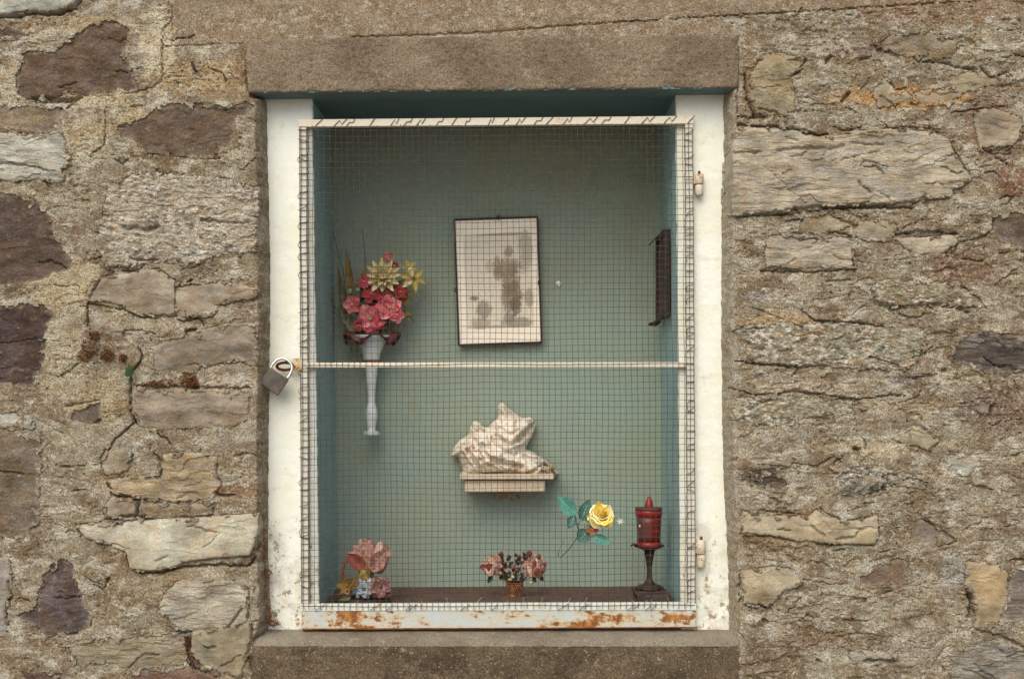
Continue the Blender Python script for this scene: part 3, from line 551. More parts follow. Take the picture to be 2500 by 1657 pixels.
# tones
base_t = np.array(lin(146, 139, 122)); warm_t = np.array(lin(118, 105, 86)); pale_t = np.array(lin(179, 176, 162)); smo_t = np.array(lin(142, 129, 110))
tn = sstep(-0.25, 0.35, fbm(PX / 110, PY / 60, 51, 4))[..., None]; tp = sstep(0.05, 0.4, fbm(PX / 60, PY / 34, 52, 4))[..., None]
tint = base_t * (1 - 0.8 * tn) + warm_t * 0.8 * tn; tint = tint * (1 - 0.75 * tp) + pale_t * 0.75 * tp
tint = tint * (1 - sm[..., None]) + smo_t * sm[..., None] * (1 + 0.12 * fbm(PX / 80, PY / 50, 53, 4)[..., None])
ex, ey, er = 600, 40, 0
for cx, cy, rx, ry, c, s_, sp in ST:
    i0, i1 = np.searchsorted(ax_, (cx - rx * 1.7, cx + rx * 1.7)); j0, j1 = np.searchsorted(ay_, (cy - ry * 1.9, cy + ry * 1.9))
    x = PX[j0:j1, i0:i1]; y = PY[j0:j1, i0:i1]
    r_ = np.sqrt(((x - cx) / rx) ** 2 + ((y - cy) / ry) ** 2)
    m = s_ * sstep(1.25, 0.75, r_ + 0.75 * fbm(x / (sp * 1.6), y / sp, int(cx) % 97, 4, 0.65))[..., None]
    tint[j0:j1, i0:i1] = tint[j0:j1, i0:i1] * (1 - m) + np.array(lin(c)) * m
# pale trowelled strip beside the right jamb, brown one beside the left
ms = (sstep(-24, -6, fr) * (PX > 1700) * 0.75)[..., None]; tint = tint * (1 - ms) + np.array(lin(158, 152, 136)) * ms
ms = (sstep(-30, -4, fr) * (PX < 700) * 0.35)[..., None]; tint = tint * (1 - ms) + np.array(lin(132, 112, 84)) * ms
# stones
stone_out = np.full(PX.shape, -99.0)
for si, (poly, kind, colr, proud, rag) in enumerate(STONES):
    xs = [p[0] for p in poly]; ys = [p[1] for p in poly]; m = 26
    i0, i1 = np.searchsorted(ax_, (min(xs) - m, max(xs) + m)); j0, j1 = np.searchsorted(ay_, (min(ys) - m, max(ys) + m))
    if i1 > i0 + 2 and j1 > j0 + 2:
        x = PX[j0:j1, i0:i1]; y = PY[j0:j1, i0:i1]; sd = noisy_sd(x, y, poly, rag)
        hh = hm[j0:j1, i0:i1]
        lip = base_low(x, y) + proud
        near = sstep(-14, -1, sd)
        if proud < 0.5:                                            # mortar smeared over the edge of a recessed stone
            hh = np.where(sd < 3, hh * (1 - near * 0.5) + (base_low(x, y) + 2.0 + 1.6 * fbm(x / 12, y / 12, 61, 3)) * near * 0.5, hh)
        else:
            hh = hh - (1.5 + proud * 0.5) * np.exp(-((sd + 2.5) / 2.6) ** 2) * sstep(-0.25, 0.3, perlin(x / 40, y / 40, 62 + si))
            hh = np.minimum(hh, lip + 6)
        cov = np.maximum(0, fbm(x / 38, y / 30, 63 + si, 4, 0.6) - 0.02) * (30 if proud < 4 else 15)
        hh = np.where((sd > -3) & (cov > 2), np.maximum(hh, lip + 2.2 + 1.3 * fbm(x / 12, y / 10, 64, 3)), hh)
        hh = hh - 34 * sstep(0.5, 6, sd - cov)
        hm[j0:j1, i0:i1] = hh
    step = 3.0 if max(xs) > -120 and min(xs) < 2620 and max(ys) > -100 and min(ys) < 1760 else 9.0
    gx = np.arange(min(xs) - 14, max(xs) + 14, step); gy = np.arange(min(ys) - 14, max(ys) + 14, step)
    x, y = np.meshgrid(gx, gy); sd = noisy_sd(x, y, poly, rag)
    wx = x + 10 * fbm(x / 50, y / 50, 81 + si, 2)
    if kind == 'strata': h = 3.6 * ledge(x, y, 34, 1.6, 91 + si, 0.1) + 1.5 * ledge(wx, y, 10, 1.2, 92 + si, 0.2) + 2.2 * fbm(x / 90, y / 30, 93 + si, 4) - 2.5
    elif kind == 'speckle': h = 3.2 * fbm(x / 34, y / 18, 94 + si, 5, 0.65) + 3 * ledge(wx, y, 26, 1.5, 95 + si, 0.2) + 1.3 * fbm(x / 9, y / 7, 96 + si, 2) - 1
    elif kind == 'smooth': h = 3.4 * fbm(x / 110, y / 60, 97 + si, 4, 0.5) + 1.6 * ledge(wx, y, 34, 1.6, 98 + si, 0.1) - 0.6
    else: h = 3.0 * fbm(x / 55, y / 38, 99 + si, 5, 0.6) + 1.8 * ledge(wx, y, 30, 1.6, 100 + si, 0.15) - 0.8
    h = h + base_low(x, y) + proud - (1.8 if proud > 0.5 else 0.5) * np.exp(-np.maximum(sd, 0) / 4.0) - 26 * sstep(-0.5, -8, sd)
    for pl, wd, dp in CR:
        if max(p[0] for p in pl) < min(xs) or min(p[0] for p in pl) > max(xs) or max(p[1] for p in pl) < min(ys) or min(p[1] for p in pl) > max(ys): continue
        d, t = dpolyline(x + 3.0 * fbm(x / 14, y / 14, 41, 2), y + 3.5 * fbm(x / 14, y / 14, 42, 2), pl)
        h = h - dp * 0.8 * np.exp(-(d / max(wd, 1.6)) ** 2)
    keep = np.minimum(np.minimum(sd[:-1, :-1], sd[1:, :-1]), np.minimum(sd[:-1, 1:], sd[1:, 1:])) > -11
    # nothing of a stone may stand in the niche opening
    fo = sdpoly(x, y, OPEN); h = h - 60 * sstep(-3, 6, fo); keep &= (fo[:-1, :-1] < 14)
    mx = 0.30 if min(xs) > 1700 and colr[0] > 120 else 0.08
    colr = tuple(q_ * (c_ * (1 - mx) + m_ * mx) for q_, c_, m_ in zip((0.94, 0.975, 1.0), colr, (150, 138, 118)))
    cl = np.array(lin(colr)); b1 = fbm(x / 70, y / 40, 120 + si, 4, 0.6)[..., None]; b2 = sstep(0.1, 0.55, fbm(x / 36, y / 22, 220 + si, 5, 0.65))[..., None]
    st = cl * (0.92 + 0.6 * b1); ochre = np.array(lin(150, 118, 80)) * (0.35 + 0.65 * cl.mean() / 0.25)
    st = st * (1 - 0.4 * b2) + ochre * 0.4 * b2
    dust = sstep(14 if proud > 4 else 12, -2, sd + 14 * fbm(x / 16, y / 12, 320, 5, 0.7)) * 0.65
    dust = np.maximum(dust, 0.55 * sstep(0.45, 0.65, fbm(x / 26, y / 16, 420 + si, 5, 0.7)))[..., None]
    st = st * (1 - dust) + np.array(lin(160, 150, 130)) * dust
    gridmesh('stone', (x - VX) * S, -h * 0.001, ZC + (VY - y) * S, keep, M[kind], wall, np.clip(st, 0.01, 1), False)
# turn the rubble's edge back into the opening
hm = hm * (1 - 0.8 * sstep(0, 10, fr)) - 62 * (0.35 * sstep(-7, 8, fr) + 0.65 * sstep(2, 15, fr)) 
cell = np.minimum(np.minimum(fr[:-1, :-1], fr[1:, :-1]), np.minimum(fr[:-1, 1:], fr[1:, 1:]))
gridmesh('mortar', (PX - VX) * S, -hm * 0.001, ZC + (VY - PY) * S, cell < 24, M['mortar'], wall, tint, False)
b = MB(); b.hexa([(-3.0, 0.43, 3.5), (3.4, 0.43, 3.5), (3.4, 0.43, 0), (-3.0, 0.43, 0), (-3.0, 0.62, 3.5), (3.4, 0.62, 3.5), (3.4, 0.62, 0), (-3.0, 0.62, 0)])
b.build('wall_core', M['ground'], wall, False)

# lintel, jambs, sill, niche box
def slab(name, q, y0, thick, mat, amp, seed, step=5, rnd=4, low=1.0, wob=0.0, label=None, back=True):
    """q: px corners tl,tr,br,bl on plane y0; front relief amp (mm), rounded arrises"""
    (ax, ay), (bx, by), (cx, cy), (dx, dy) = q
    nu = int(max(abs(bx - ax), abs(cx - dx)) / step) + 2; nv = int(max(abs(dy - ay), abs(cy - by)) / step) + 2
    u, v = np.meshgrid(np.linspace(0, 1, nu), np.linspace(0, 1, nv))
    x = (ax * (1 - u) + bx * u) * (1 - v) + (dx * (1 - u) + cx * u) * v
    y = (ay * (1 - u) + by * u) * (1 - v) + (dy * (1 - u) + cy * u) * v
    W_ = abs(bx - ax); H_ = abs(dy - ay)
    e = np.minimum(np.minimum(u, 1 - u) * W_, np.minimum(v, 1 - v) * H_)
    h = amp * (fbm(x / 30, y / 30, seed, 4, 0.6) + low * fbm(x / 200, y / 200, seed + 1, 2)) - rnd * np.exp(-e / 2.5)
    if name == 'lintel': h = h - 7 * sstep(0.1, 0.5, fbm(x / 22, y / 22, 777, 4, 0.6)) * np.exp(-e / 5) - 3 * sstep(0.42, 0.6, perlin(x / 9, y / 8, 778))
    k = K(y0)
    wx = wob * fbm(y / 60, x * 0 + 3, seed + 2, 4, 0.6)
    x = x + wx * np.where((u < 0.001) | (u > 0.999), 1, 0.0)
    X = (x - VX) * k; Z = ZC + (VY - y) * k; Y = y0 - h * 0.001
    # skirt
    X = np.pad(X, 1, mode='edge'); Z = np.pad(Z, 1, mode='edge'); Y = np.pad(Y, 1, mode='constant', constant_values=y0 + thick)
    keep = np.ones((X.shape[0] - 1, X.shape[1] - 1), bool)
    o = gridmesh(name, X, Y, Z, keep, mat, wall, None, True)
    if label: o['label'] = label
    return o
slab('lintel', [(594, 95), (1806, 84), (1803, 214), (606, 226)], -0.0045, 0.06, M['lintel'], 1.9, 201, 4, 1.8, label='smooth brown stone lintel over the niche')
YJ = 0.055
slab('jamb', [(600, 236), (762, 238), (780, 1600), (600, 1600)], YJ, 0.012, M['white'], 0.8, 211, 6, 0.3, 1.5, 2.0, label='white painted left jamb with rusty foot')
slab('jamb', [(1650, 228), (1820, 226), (1830, 1600), (1663, 1600)], YJ, 0.012, M['white'], 0.8, 221, 6, 0.3, 1.5, 2.0, label='white painted right jamb')
YB = 0.371
inn = [(762, 242), (1650, 231), (1662, 1482), (779, 1485)]          # opening corners on the jamb plane
fc = [P(a, c, YJ + 0.004) for a, c in inn]
def wallquad(name, a, b_, c, d, nrm, mat, amp=1.0, n=40, th=0.02, label=None):
    mb = MB(); n2 = n; nrm = Vector(nrm)
    for i in range(n + 1):
        for j in range(n2 + 1):
            u = i / n; v = j / n2
            p = (a * (1 - u) + b_ * u) * (1 - v) + (d * (1 - u) + c * u) * v
            s_ = (p.x + p.y) * 9; t_ = (p.z + p.y * 0.7) * 9
            mb.v.append(p + nrm * (amp * 0.001 * float(fbm(np.array(s_), np.array(t_), 300, 3))))
    for i in range(n):
        for j in range(n2):
            k = i * (n2 + 1) + j; mb.f.append((k, k + n2 + 1, k + n2 + 2, k + 1))
    # back face makes it a slab
    q = [v - nrm * th for v in (a, b_, c, d)]; mb.add(q, [(0, 1, 2, 3)])
    o = mb.build(name, mat, wall, True)
    if label: o['label'] = label
    return o
yb = lambda p: Vector((p.x, YB, p.z))
TL, TR, BR, BL = fc
wallquad('niche_back', yb(TL) + Vector((-.02, 0, .02)), yb(TR) + Vector((.02, 0, .02)), yb(BR) + Vector((.02, 0, -.02)), yb(BL) + Vector((-.02, 0, -.02)), (0, -1, 0), M['teal'], 3, 40)
wallquad('niche_side', TL + Vector((0, 0, .02)), yb(TL) + Vector((0, .01, .02)), yb(BL) + Vector((0, .01, -.01)), BL + Vector((0, 0, -.01)), (1, 0, 0), M['teal_side'], 2, 24)
wallquad('niche_side', yb(TR) + Vector((0, .01, .02)), TR + Vector((0, 0, .02)), BR + Vector((0, 0, -.01)), yb(BR) + Vector((0, .01, -.01)), (-1, 0, 0), M['teal_side'], 2, 24)
# soffit runs from just behind the lintel's lower arris to the back
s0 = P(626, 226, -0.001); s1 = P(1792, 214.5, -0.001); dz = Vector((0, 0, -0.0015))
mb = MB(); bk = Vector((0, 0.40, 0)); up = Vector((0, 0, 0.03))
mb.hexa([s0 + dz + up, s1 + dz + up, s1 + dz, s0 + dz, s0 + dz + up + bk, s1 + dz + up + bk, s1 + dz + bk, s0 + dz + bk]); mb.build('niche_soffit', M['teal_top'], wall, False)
mb = MB(); lo = Vector((0, 0, -0.03)); a0 = BL + Vector((-.03, 0.002, 0)); a1 = BR + Vector((.03, 0.002, 0))
mb.hexa([a0, a1, a1 + lo, a0 + lo, yb(a0) + Vector((0, .03, 0)), yb(a1) + Vector((0, .03, 0)), yb(a1) + lo, yb(a0) + lo])
mb.build('niche_floor', M['floor'], wall, False, 0.0)
# sill: sloping ledge and rough front
su = np.arange(596, 1830, 4.5)
prof = [(1530, 0.075), (1537, 0.05), (1543, 0.038), (1550, 0.022), (1558, 0.004), (1566, -0.001), (1573, -0.004), (1577, -0.0062)]
V = []
for pyv, yy in prof: V.append((ZC + (VY - pyv) * K(yy), yy))
def sillsheet(name, rows, mat, seed, amp):
    n = len(rows); X = np.zeros((n, len(su))); Y = X.copy(); Z = X.copy()
    for i, (z, yy) in enumerate(rows):
        tilt = (su - 600) / 1200 * 5 * S
        wv = 1.6 * fbm(su / 50, np.full(len(su), 1.0), seed, 3) * S
        fade = 6 * S * np.exp(-(np.minimum(su - 596, 1826 - su)) / 10)
        X[i] = (su - VX) * K(yy); Z[i] = z + wv + amp * 0.0005 * fbm(su / 12, np.full(len(su), i * 0.7), seed + 1, 3)
        Y[i] = yy - amp * 0.001 * fbm(su / 22, np.full(len(su), z * 60), seed + 2, 4, 0.6) - 0.0025 * fbm(su / 120, np.full(len(su), z * 12), seed + 3, 2) + 0.03 * np.exp(-(np.minimum(su - 596, 1826 - su)) / 17)
    return gridmesh(name, X, Y, Z, np.ones((n - 1, len(su) - 1), bool), mat, wall, None, True)
sillsheet('sill_ledge', V, M['ledge'], 400, 0.8)['label'] = 'grey cement ledge under the rusty door panel'
zf = V[-1][0]; rows = [(zf, V[-1][1])] + [(zf - 0.004 * i, -0.0068 - 0.0015 * min(1, i / 3)) for i in range(1, 48)]
sillsheet('sill', rows, M['sill'], 410, 3.2)['label'] = 'rough brown cement sill with pebbles'

# ------------------------------------------------------------------ the mesh door
YD = 0.040
door = thing('mesh_door', P(1215, 1536, YD), 'white metal framed wire mesh door with rusty bottom panel closing the niche', 'door')
def rail(name, q, y0, y1, mat, lab=None, bev=0.0012):
    o = MB().quadbox(q, y0, y1).build(name, mat, door, False, bev)
    if lab: o['label'] = lab
    return o
rail('frame_rail', [(729, 292), (1693, 283), (1693, 302), (729, 310)], YD - 0.002, YD + 0.014, M['frame'], 'top rail with rust stained lacing')
rail('frame_rail', [(749, 885), (1676, 884), (1676, 896), (749, 897)], YD, YD + 0.012, M['frame'], 'thin middle rail')
rail('frame_rail', [(733, 1474), (1700, 1470), (1700, 1489), (733, 1491)], YD, YD + 0.014, mat_rusty('rusty_bottom_rail', lin(204, 210, 202), 0.60, 34), 'bottom rail')
rail('frame_stile', [(730, 310.5), (748, 310.5), (753, 1473.5), (735, 1473.5)], YD, YD + 0.014, M['stile'])
rail('frame_stile', [(1673, 302.5), (1692, 302.5), (1699, 1470), (1680, 1470)], YD, YD + 0.014, M['stile'])
rail('bottom_panel', [(736, 1491.5), (1699, 1489.5), (1699, 1532), (736, 1537)], YD + 0.001, YD + 0.010, M['panel'], 'pale blue grey bottom panel streaked with rust')
# stains along the panel's lower edge are a real lipped strip of rust
rail('panel_lip', [(737, 1534), (1699, 1529.5), (1699, 1532), (737, 1537)], YD - 0.0035, YD + 0.0008, mat_plain('rust_lip', lin(128, 78, 38), lin(96, 56, 28), 60, 0.85, 0.2, 0.2), None, 0.0005)
wm = MB(); YW = YD - 0.0022; rw = 0.00066
def bow(px, py):
    return 0.0018 * float(fbm(np.array(px / 260.0), np.array(py / 260.0), 500, 2)), 3.2 * float(perlin(np.array(px / 190.0), np.array(py / 230.0), 501)), 3.2 * float(perlin(np.array(px / 210.0), np.array(py / 170.0), 502))
nx = 67; ny = 78
x_ = lambda u, v: (730 + 962 * u) + 6 * v
y_ = lambda u, v: 313 + (1488 - 313) * v - 7 * u * (1 - v) - 3 * u * v
for i in range(nx):
    u = (i + 0.3) / nx; pts = []; top = 0.0; bot = 1.0
    for j in range(27):
        v = j / 26; px, py = x_(u, v), y_(u, v); a, dx, dy = bow(px, py)
        pts.append(P(px + dx, py + dy, YW - a * 0.6))
    pts[0] = pts[0] + Vector((0, 0, 0.006 * random.random()))
    wm.tube(pts, rw, 4, False)
for j in range(ny):
    v = (j + 0.4) / ny; pts = []
    for i in range(25):
        u = i / 24; px, py = x_(u, v), y_(u, v); a, dx, dy = bow(px, py)
        pts.append(P(px + dx, py + dy, YW - a * 0.6 + rw * 1.7))
    wm.tube(pts, rw, 4, False)
wm.build('wire_mesh', M['wire'], door, False)['label'] = 'rusty square wire mesh'
lw = MB(); be = MB(); r2 = 0.0009
# lacing on the top rail: separate hooks bent across the rail
px = 768.0
while px < 1680:
    yy = 301 - 9 * (px - 729) / 964; a = random.choice([0, 1, 2]); w_ = random.uniform(12, 28)
    if a == 0: q = [(px, yy + 9), (px + w_ * .35, yy - 1), (px + w_ * .8, yy - 1), (px + w_, yy - 10)]
    elif a == 1: q = [(px, yy + 9), (px + w_ * .5, yy), (px + w_, yy - 10)]
    else: q = [(px, yy + 9), (px + w_ * .3, yy + 1), (px + w_ * .55, yy - 6), (px + w_ * .8, yy + 4), (px + w_ * 1.3, yy - 10)]
    lw.tube([P(x + random.uniform(-1, 1), y, YD - 0.0035) for x, y in q], r2 * 0.9, 5); px += random.uniform(26, 58)
# lacing on stiles
for side in (0, 1):
    for inner in (0, 1):
        if inner: # the edge wire twisted round the stile's inner arris
            pts = []
            for k in range(150):
                v = k / 149; xx = (752 + 5 * v) if side == 0 else (1672 + 6 * v)
                pts.append(P(xx + random.uniform(-1.4, 1.4), 312 + 1160 * v, YD - 0.003 + random.uniform(-.0008, .0008)))
            lw.tube(pts, 0.0007, 5)
        y0 = 318.0
        while y0 < 1462 and inner == 0:
            v = (y0 - 310) / 1170; xl = (728 + 5 * v) if side == 0 else (1674 + 6 * v); xr = xl + 25 if side == 0 else xl + 19
            h = random.choice([0, 3, 10, 16, -8]); m = random.uniform(0.3, 0.7)
            q = [(xl - 1, y0 + h), (xl + (xr - xl) * m, y0 + h * random.uniform(0.1, 0.7)), (xr, y0)]
            if random.random() < 0.25: q = [(xl + 2, y0 + 20), (xl - 2, y0 + 12), (xl + 3, y0 + 4), (xr, y0)]
            lw.tube([P(x, y, YD - 0.0035) for x, y in q], r2 * 0.85, 5); y0 += random.choice([15, 30, 30, 45, 44])
        if not inner:
            lw.tube([P((731 + 5 * k / 39) if side == 0 else (1691 + 7 * k / 39) + random.uniform(-1, 1), 312 + 1160 * k / 39, YD - 0.003) for k in range(40)], 0.0007, 5)
# bristling wire ends above the bottom rail
for k in range(46):
    px = 745 + 20.6 * k + random.uniform(-2, 2); q = [(px, 1488)]; a = random.uniform(-0.5, 0.5); ln = random.choice([6, 10, 18, 24, 30])
    q.append((px + a * ln * 0.5, 1488 - ln * .6)); q.append((px + a * ln * 1.4 + random.uniform(-3, 3), 1488 - ln))
    be.tube([P(x, y, YD - 0.004 - 0.002 * i) for i, (x, y) in enumerate(q)], 0.0006, 4)
for k in range(14):
    px = random.uniform(760, 1670); lw.tube([P(px, 1490, YD - 0.003), P(px + 10, 1482, YD - 0.005), P(px + random.uniform(15, 26), 1474, YD - 0.003)], 0.0008, 4)
lw.build('lacing_wire', M['wire'], door, False)
be.build('wire_ends', mat_plain('bright_wire', lin(190, 180, 164), lin(150, 136, 116), 60, 0.5, 0.5, 0.1), door, False)
# hinges (knuckles on the right stile) and hasp plate
def hinge(x, y0, y1, ym, lab):
    o = MB(); c = P(x, ym - 1, YD + 0.002); k = K(YD)
    o.lathe(c, [(0.0085, 0), (0.0095, 0.001), (0.0095, (ym - y0) * k - 0.001), (0.0085, (ym - y0) * k)], 18)
    h = o.build('hinge', M['hinge'], door, True); h['label'] = lab
    o = MB(); c = P(x, y1, YD + 0.002); o.lathe(c, [(0.008, 0), (0.0088, 0.001), (0.0088, (y1 - ym) * k - 0.002), (0.008, (y1 - ym) * k - 0.001)], 18); o.build('knuckle', M['hinge'], h, True)
    o = MB(); c = P(x, y0 + 1, YD + 0.002); o.lathe(c, [(0.003, 0), (0.003, 0.008), (0.001, 0.0095)], 10); o.build('hinge_pin', M['rustdark'], h, True)
    o = MB().quadbox([(x - 14, y0 + 6), (x - 2, y0 + 6), (x - 2, ym - 3), (x - 14, ym - 3)], YD + 0.001, YD + 0.004); o.build('hinge_leaf', M['hinge'], h, False)
M['rustdark'] = mat_plain('dark_rust', lin(120, 66, 30), lin(74, 44, 28), 80, 0.9, 0.2, 0.25)
M['hinge'] = mat_rusty('rusty_hinge2', lin(196, 190, 174), 0.53, 60)
hinge(1707, 427, 477, 451, 'upper barrel hinge with rusty joint')
hinge(1712, 1318, 1384, 1352, 'lower barrel hinge with rusty pin')
h = MB().quadbox([(713, 875), (737, 874), (737, 904), (716, 905)], YD - 0.0045, YD - 0.001).build('hasp', mat_rusty('rusty_hasp', lin(196, 186, 158), 0.50, 45), door, False, 0.0008)
rp = [P(696 + 20 * math.cos(a), 894 + 9 * math.sin(a), YD - 0.004 + 0.003 * math.sin(a)) for a in [i * math.pi / 10 for i in range(21)]]
MB().tube(rp, 0.0032, 8).build('staple', M['rustdark'], h, True)

# ------------------------------------------------------------------ padlock
pad = thing('padlock', P(669, 931, YD - 0.02), 'grey steel padlock with bright shackle hanging from the door hasp', 'padlock')
yl = YD - 0.020; f = [(660, 896), (706, 927), (679, 966), (631, 934)]
mb = MB(); fr4 = [P(a, c, yl - 0.006) for a, c in f]; bk4 = [P(a, c, yl + 0.010) for a, c in f]
mb.hexa(fr4 + bk4); m_lock = mat_plain('brushed_lock_steel', lin(96, 88, 82), lin(76, 70, 66), 50, 0.5, 0.4, 0.14, 0.0006, metal=0.25)
mb.build('lock_body', m_lock, pad, False, 0.0022)
shp = [(664, 902), (661, 896), (667, 887), (675, 879), (684, 875), (693, 875), (702, 879), (709, 885), (713, 893), (713, 902), (709, 912), (703, 921), (700, 928)]
NTm = NT('chrome_shackle', 0.22, 0.5, 0.9); NTm.col(lin(226, 222, 214)); NTm.set('Metallic', 0.9)
pts = [P(a, c, yl + 0.002 + 0.004 * math.sin(math.pi * i / 12)) for i, (a, c) in enumerate(shp)]
MB().tube(pts, 0.0034, 12).build('shackle', NTm.m, pad, True)
# keyway plug and rivets on the lower face
MB().lathe(P(655, 950, yl + 0.002), [(0.004, 0), (0.004, 0.0012), (0.002, 0.0014)], 14, ax=(-0.45, 0, -0.85)).build('keyway', M['rustdark'], pad, True)

# ------------------------------------------------------------------ things in the niche
def back_y(): return YB
# picture
q = [(1107, 534), (1314, 527), (1324.5, 837.5), (1118, 844)]; YP = 0.352
pic = thing('framed_picture', P(1216, 840, YP), 'clip framed faded print with black edge hanging on the teal back wall', 'picture')
black = mat_plain('black_frame_edge', lin(44, 32, 28), lin(30, 24, 22), 60, 0.55, 0.4, 0.1)
def lerp(a, b, t): return (a[0] + (b[0] - a[0]) * t, a[1] + (b[1] - a[1]) * t)
def inset(q, d):
    cx = sum(p[0] for p in q) / 4; cy = sum(p[1] for p in q) / 4
    return [(p[0] + (d if p[0] < cx else -d), p[1] + (d if p[1] < cy else -d)) for p in q]
qi = inset(q, 4.5)
for a in range(4):
    b_ = (a + 1) % 4; MB().quadbox([q[a], q[b_], qi[b_], qi[a]], YP - 0.004, YP + 0.008).build('frame_edge', black, pic, False, 0.0006)
pr = NT('faded_print', 0.35, 0.5)
uvw = pr.tc.outputs['UV']; uv = pr.sep(uvw); nz = pr.noise(9, 6, 0.7, uvw); nz2 = pr.noise(34, 6, 0.75, uvw)
def ell(cx, cy, rx, ry, soft=0.5):
    dx = pr.mth('DIVIDE', pr.mth('SUBTRACT', uv[0], cx), rx); dy = pr.mth('DIVIDE', pr.mth('SUBTRACT', uv[1], cy), ry)
    r = pr.mth('ADD', pr.mth('MULTIPLY', dx, dx), pr.mth('MULTIPLY', dy, dy)); r = pr.mth('ADD', r, pr.mth('MULTIPLY', pr.mth('SUBTRACT', nz, 0.5), 2.6)); r = pr.mth('ADD', r, pr.mth('MULTIPLY', pr.mth('SUBTRACT', nz2, 0.5), 4.2))
    return pr.rmp(r, 1.0 - soft, 1.0 + soft, 1, 0)
def rect(x0, x1, y0, y1, s=0.012):
    a = pr.mth('MULTIPLY', pr.rmp(uv[0], x0 - s, x0 + s), pr.rmp(uv[0], x1 - s, x1 + s, 1, 0))
    return pr.mth('MULTIPLY', a, pr.mth('MULTIPLY', pr.rmp(uv[1], y0 - s, y0 + s), pr.rmp(uv[1], y1 - s, y1 + s, 1, 0)))
c = pr.mix(pr.rmp(nz, .35, .65), lin(254, 248, 232), lin(252, 238, 218))
inside = rect(0.09, 0.93, 0.12, 0.88)
c = pr.mix(pr.mth('MULTIPLY', inside, 0.5), c, lin(214, 206, 186))
c = pr.mix(pr.mth('MULTIPLY', pr.mth('MULTIPLY', inside, pr.rmp(nz2, 0.45, 0.65)), 0.4), c, lin(176, 166, 146))
for e, cc, s_ in [((0.64, 0.735, 0.055, 0.045), (128, 112, 92), .8), ((0.62, 0.60, 0.17, 0.075), (134, 116, 86), .85), ((0.50, 0.60, 0.06, 0.09), (140, 120, 88), .8), ((0.66, 0.50, 0.11, 0.12), (132, 114, 86), .8), ((0.66, 0.36, 0.13, 0.14), (118, 98, 72), .85), ((0.71, 0.30, 0.07, 0.08), (98, 80, 60), .8), ((0.85, 0.74, 0.08, 0.16), (156, 146, 124), .7), ((0.88, 0.36, 0.06, 0.07), (134, 112, 84), .7), ((0.19, 0.365, 0.055, 0.02), (104, 90, 88), .9), ((0.31, 0.27, 0.09, 0.07), (126, 120, 108), .8), ((0.27, 0.16, 0.11, 0.05), (146, 136, 112), .7), ((0.62, 0.20, 0.07, 0.05), (116, 112, 106), .8), ((0.72, 0.16, 0.18, 0.04), (132, 126, 112), .8), ((0.6, 0.875, 0.36, 0.012), (160, 150, 124), .8), ((0.5, 0.13, 0.4, 0.012), (150, 142, 118), .6), ((0.4, 0.62, 0.05, 0.05), (176, 170, 150), .6)]:
    c = pr.mix(pr.mth('MULTIPLY', ell(*e), s_ * 0.9), c, lin(cc))
c, g_ = grain(pr, c, 0.06, 300)
pr.col(c)
mb = MB(); cs = [P(a, b_, YP) for a, b_ in qi]; mb.add(cs, [(3, 2, 1, 0)])
o = mb.build('print', pr.m, pic, False); uvl = o.data.uv_layers.new(name='UVMap')
for lp in o.data.loops: uvl.data[lp.index].uv = [(0, 1), (1, 1), (1, 0), (0, 0)][lp.vertex_index]
o2 = MB().quadbox(inset(q, 2), YP + 0.001, YP + 0.006).build('backing_board', black, pic, False)
for (a, b_) in [(1216, 531), (1228, 841), (1112, 708), (1317, 690)]:
    MB().quadbox([(a - 4, b_ - 5), (a + 4, b_ - 5), (a + 4, b_ + 5), (a - 4, b_ + 5)], YP - 0.0055, YP - 0.0042).build('clip', black, pic, False, 0.0005)
MB().tube([P(1212, 530, YP), P(1218, 523, YP + 0.004), P(1224, 530, YP)], 0.001, 6).build('hanging_hook', M['rustdark'], pic, True)

# frame seen edge-on on the right side wall
yf0, yf1 = 0.22, 0.345
sf = thing('side_frame', P(1622, 786, 0.28), 'narrow black frame seen edge on, hung on the right side wall of the niche', 'picture')
xr = lambda py, y: P(1656, py, YJ).x * 1.0
def sidebox(name, z0, z1, ya, yb_, x0, x1, mat, par):
    mb = MB(); mb.hexa([(x0, ya, z1), (x1, ya, z1), (x1, ya, z0), (x0, ya, z0), (x0, yb_, z1), (x1, yb_, z1), (x1, yb_, z0), (x0, yb_, z0)]); return mb.build(name, mat, par, False, 0.001)
xw = TR.x + (BR.x - TR.x) * 0.4
zt = P(1622, 572, 0.26).z; zb = P(1622, 778, 0.26).z
sidebox('frame_stile', zb, zt, 0.165, 0.178, xw - 0.018, xw - 0.003, black, sf); sidebox('frame_stile', zb, zt, 0.31, 0.322, xw - 0.018, xw - 0.003, black, sf)
sidebox('frame_rail', zt - 0.013, zt, 0.1785, 0.3095, xw - 0.018, xw - 0.003, black, sf); sidebox('frame_rail', zb, zb + 0.013, 0.1785, 0.3095, xw - 0.018, xw - 0.003, black, sf)
sidebox('frame_panel', zb + 0.0135, zt - 0.0135, 0.179, 0.309, xw - 0.012, xw - 0.005, mat_plain('dark_panel', lin(70, 46, 42), lin(48, 34, 34), 40, 0.5, 0.4, 0.1), sf)
MB().tube([(xw - 0.018, 0.30, zt - 0.002), (xw - 0.028, 0.31, zt - 0.012), (xw - 0.034, 0.312, zt - 0.02)], 0.0015, 6).build('twig', M['rustdark'], sf)
MB().tube([(xw - 0.012, 0.29, zb - 0.002), (xw - 0.022, 0.30, zb - 0.010), (xw - 0.036, 0.305, zb - 0.011)], [0.006, 0.007, 0.003], 7).build('bracket', black, sf)

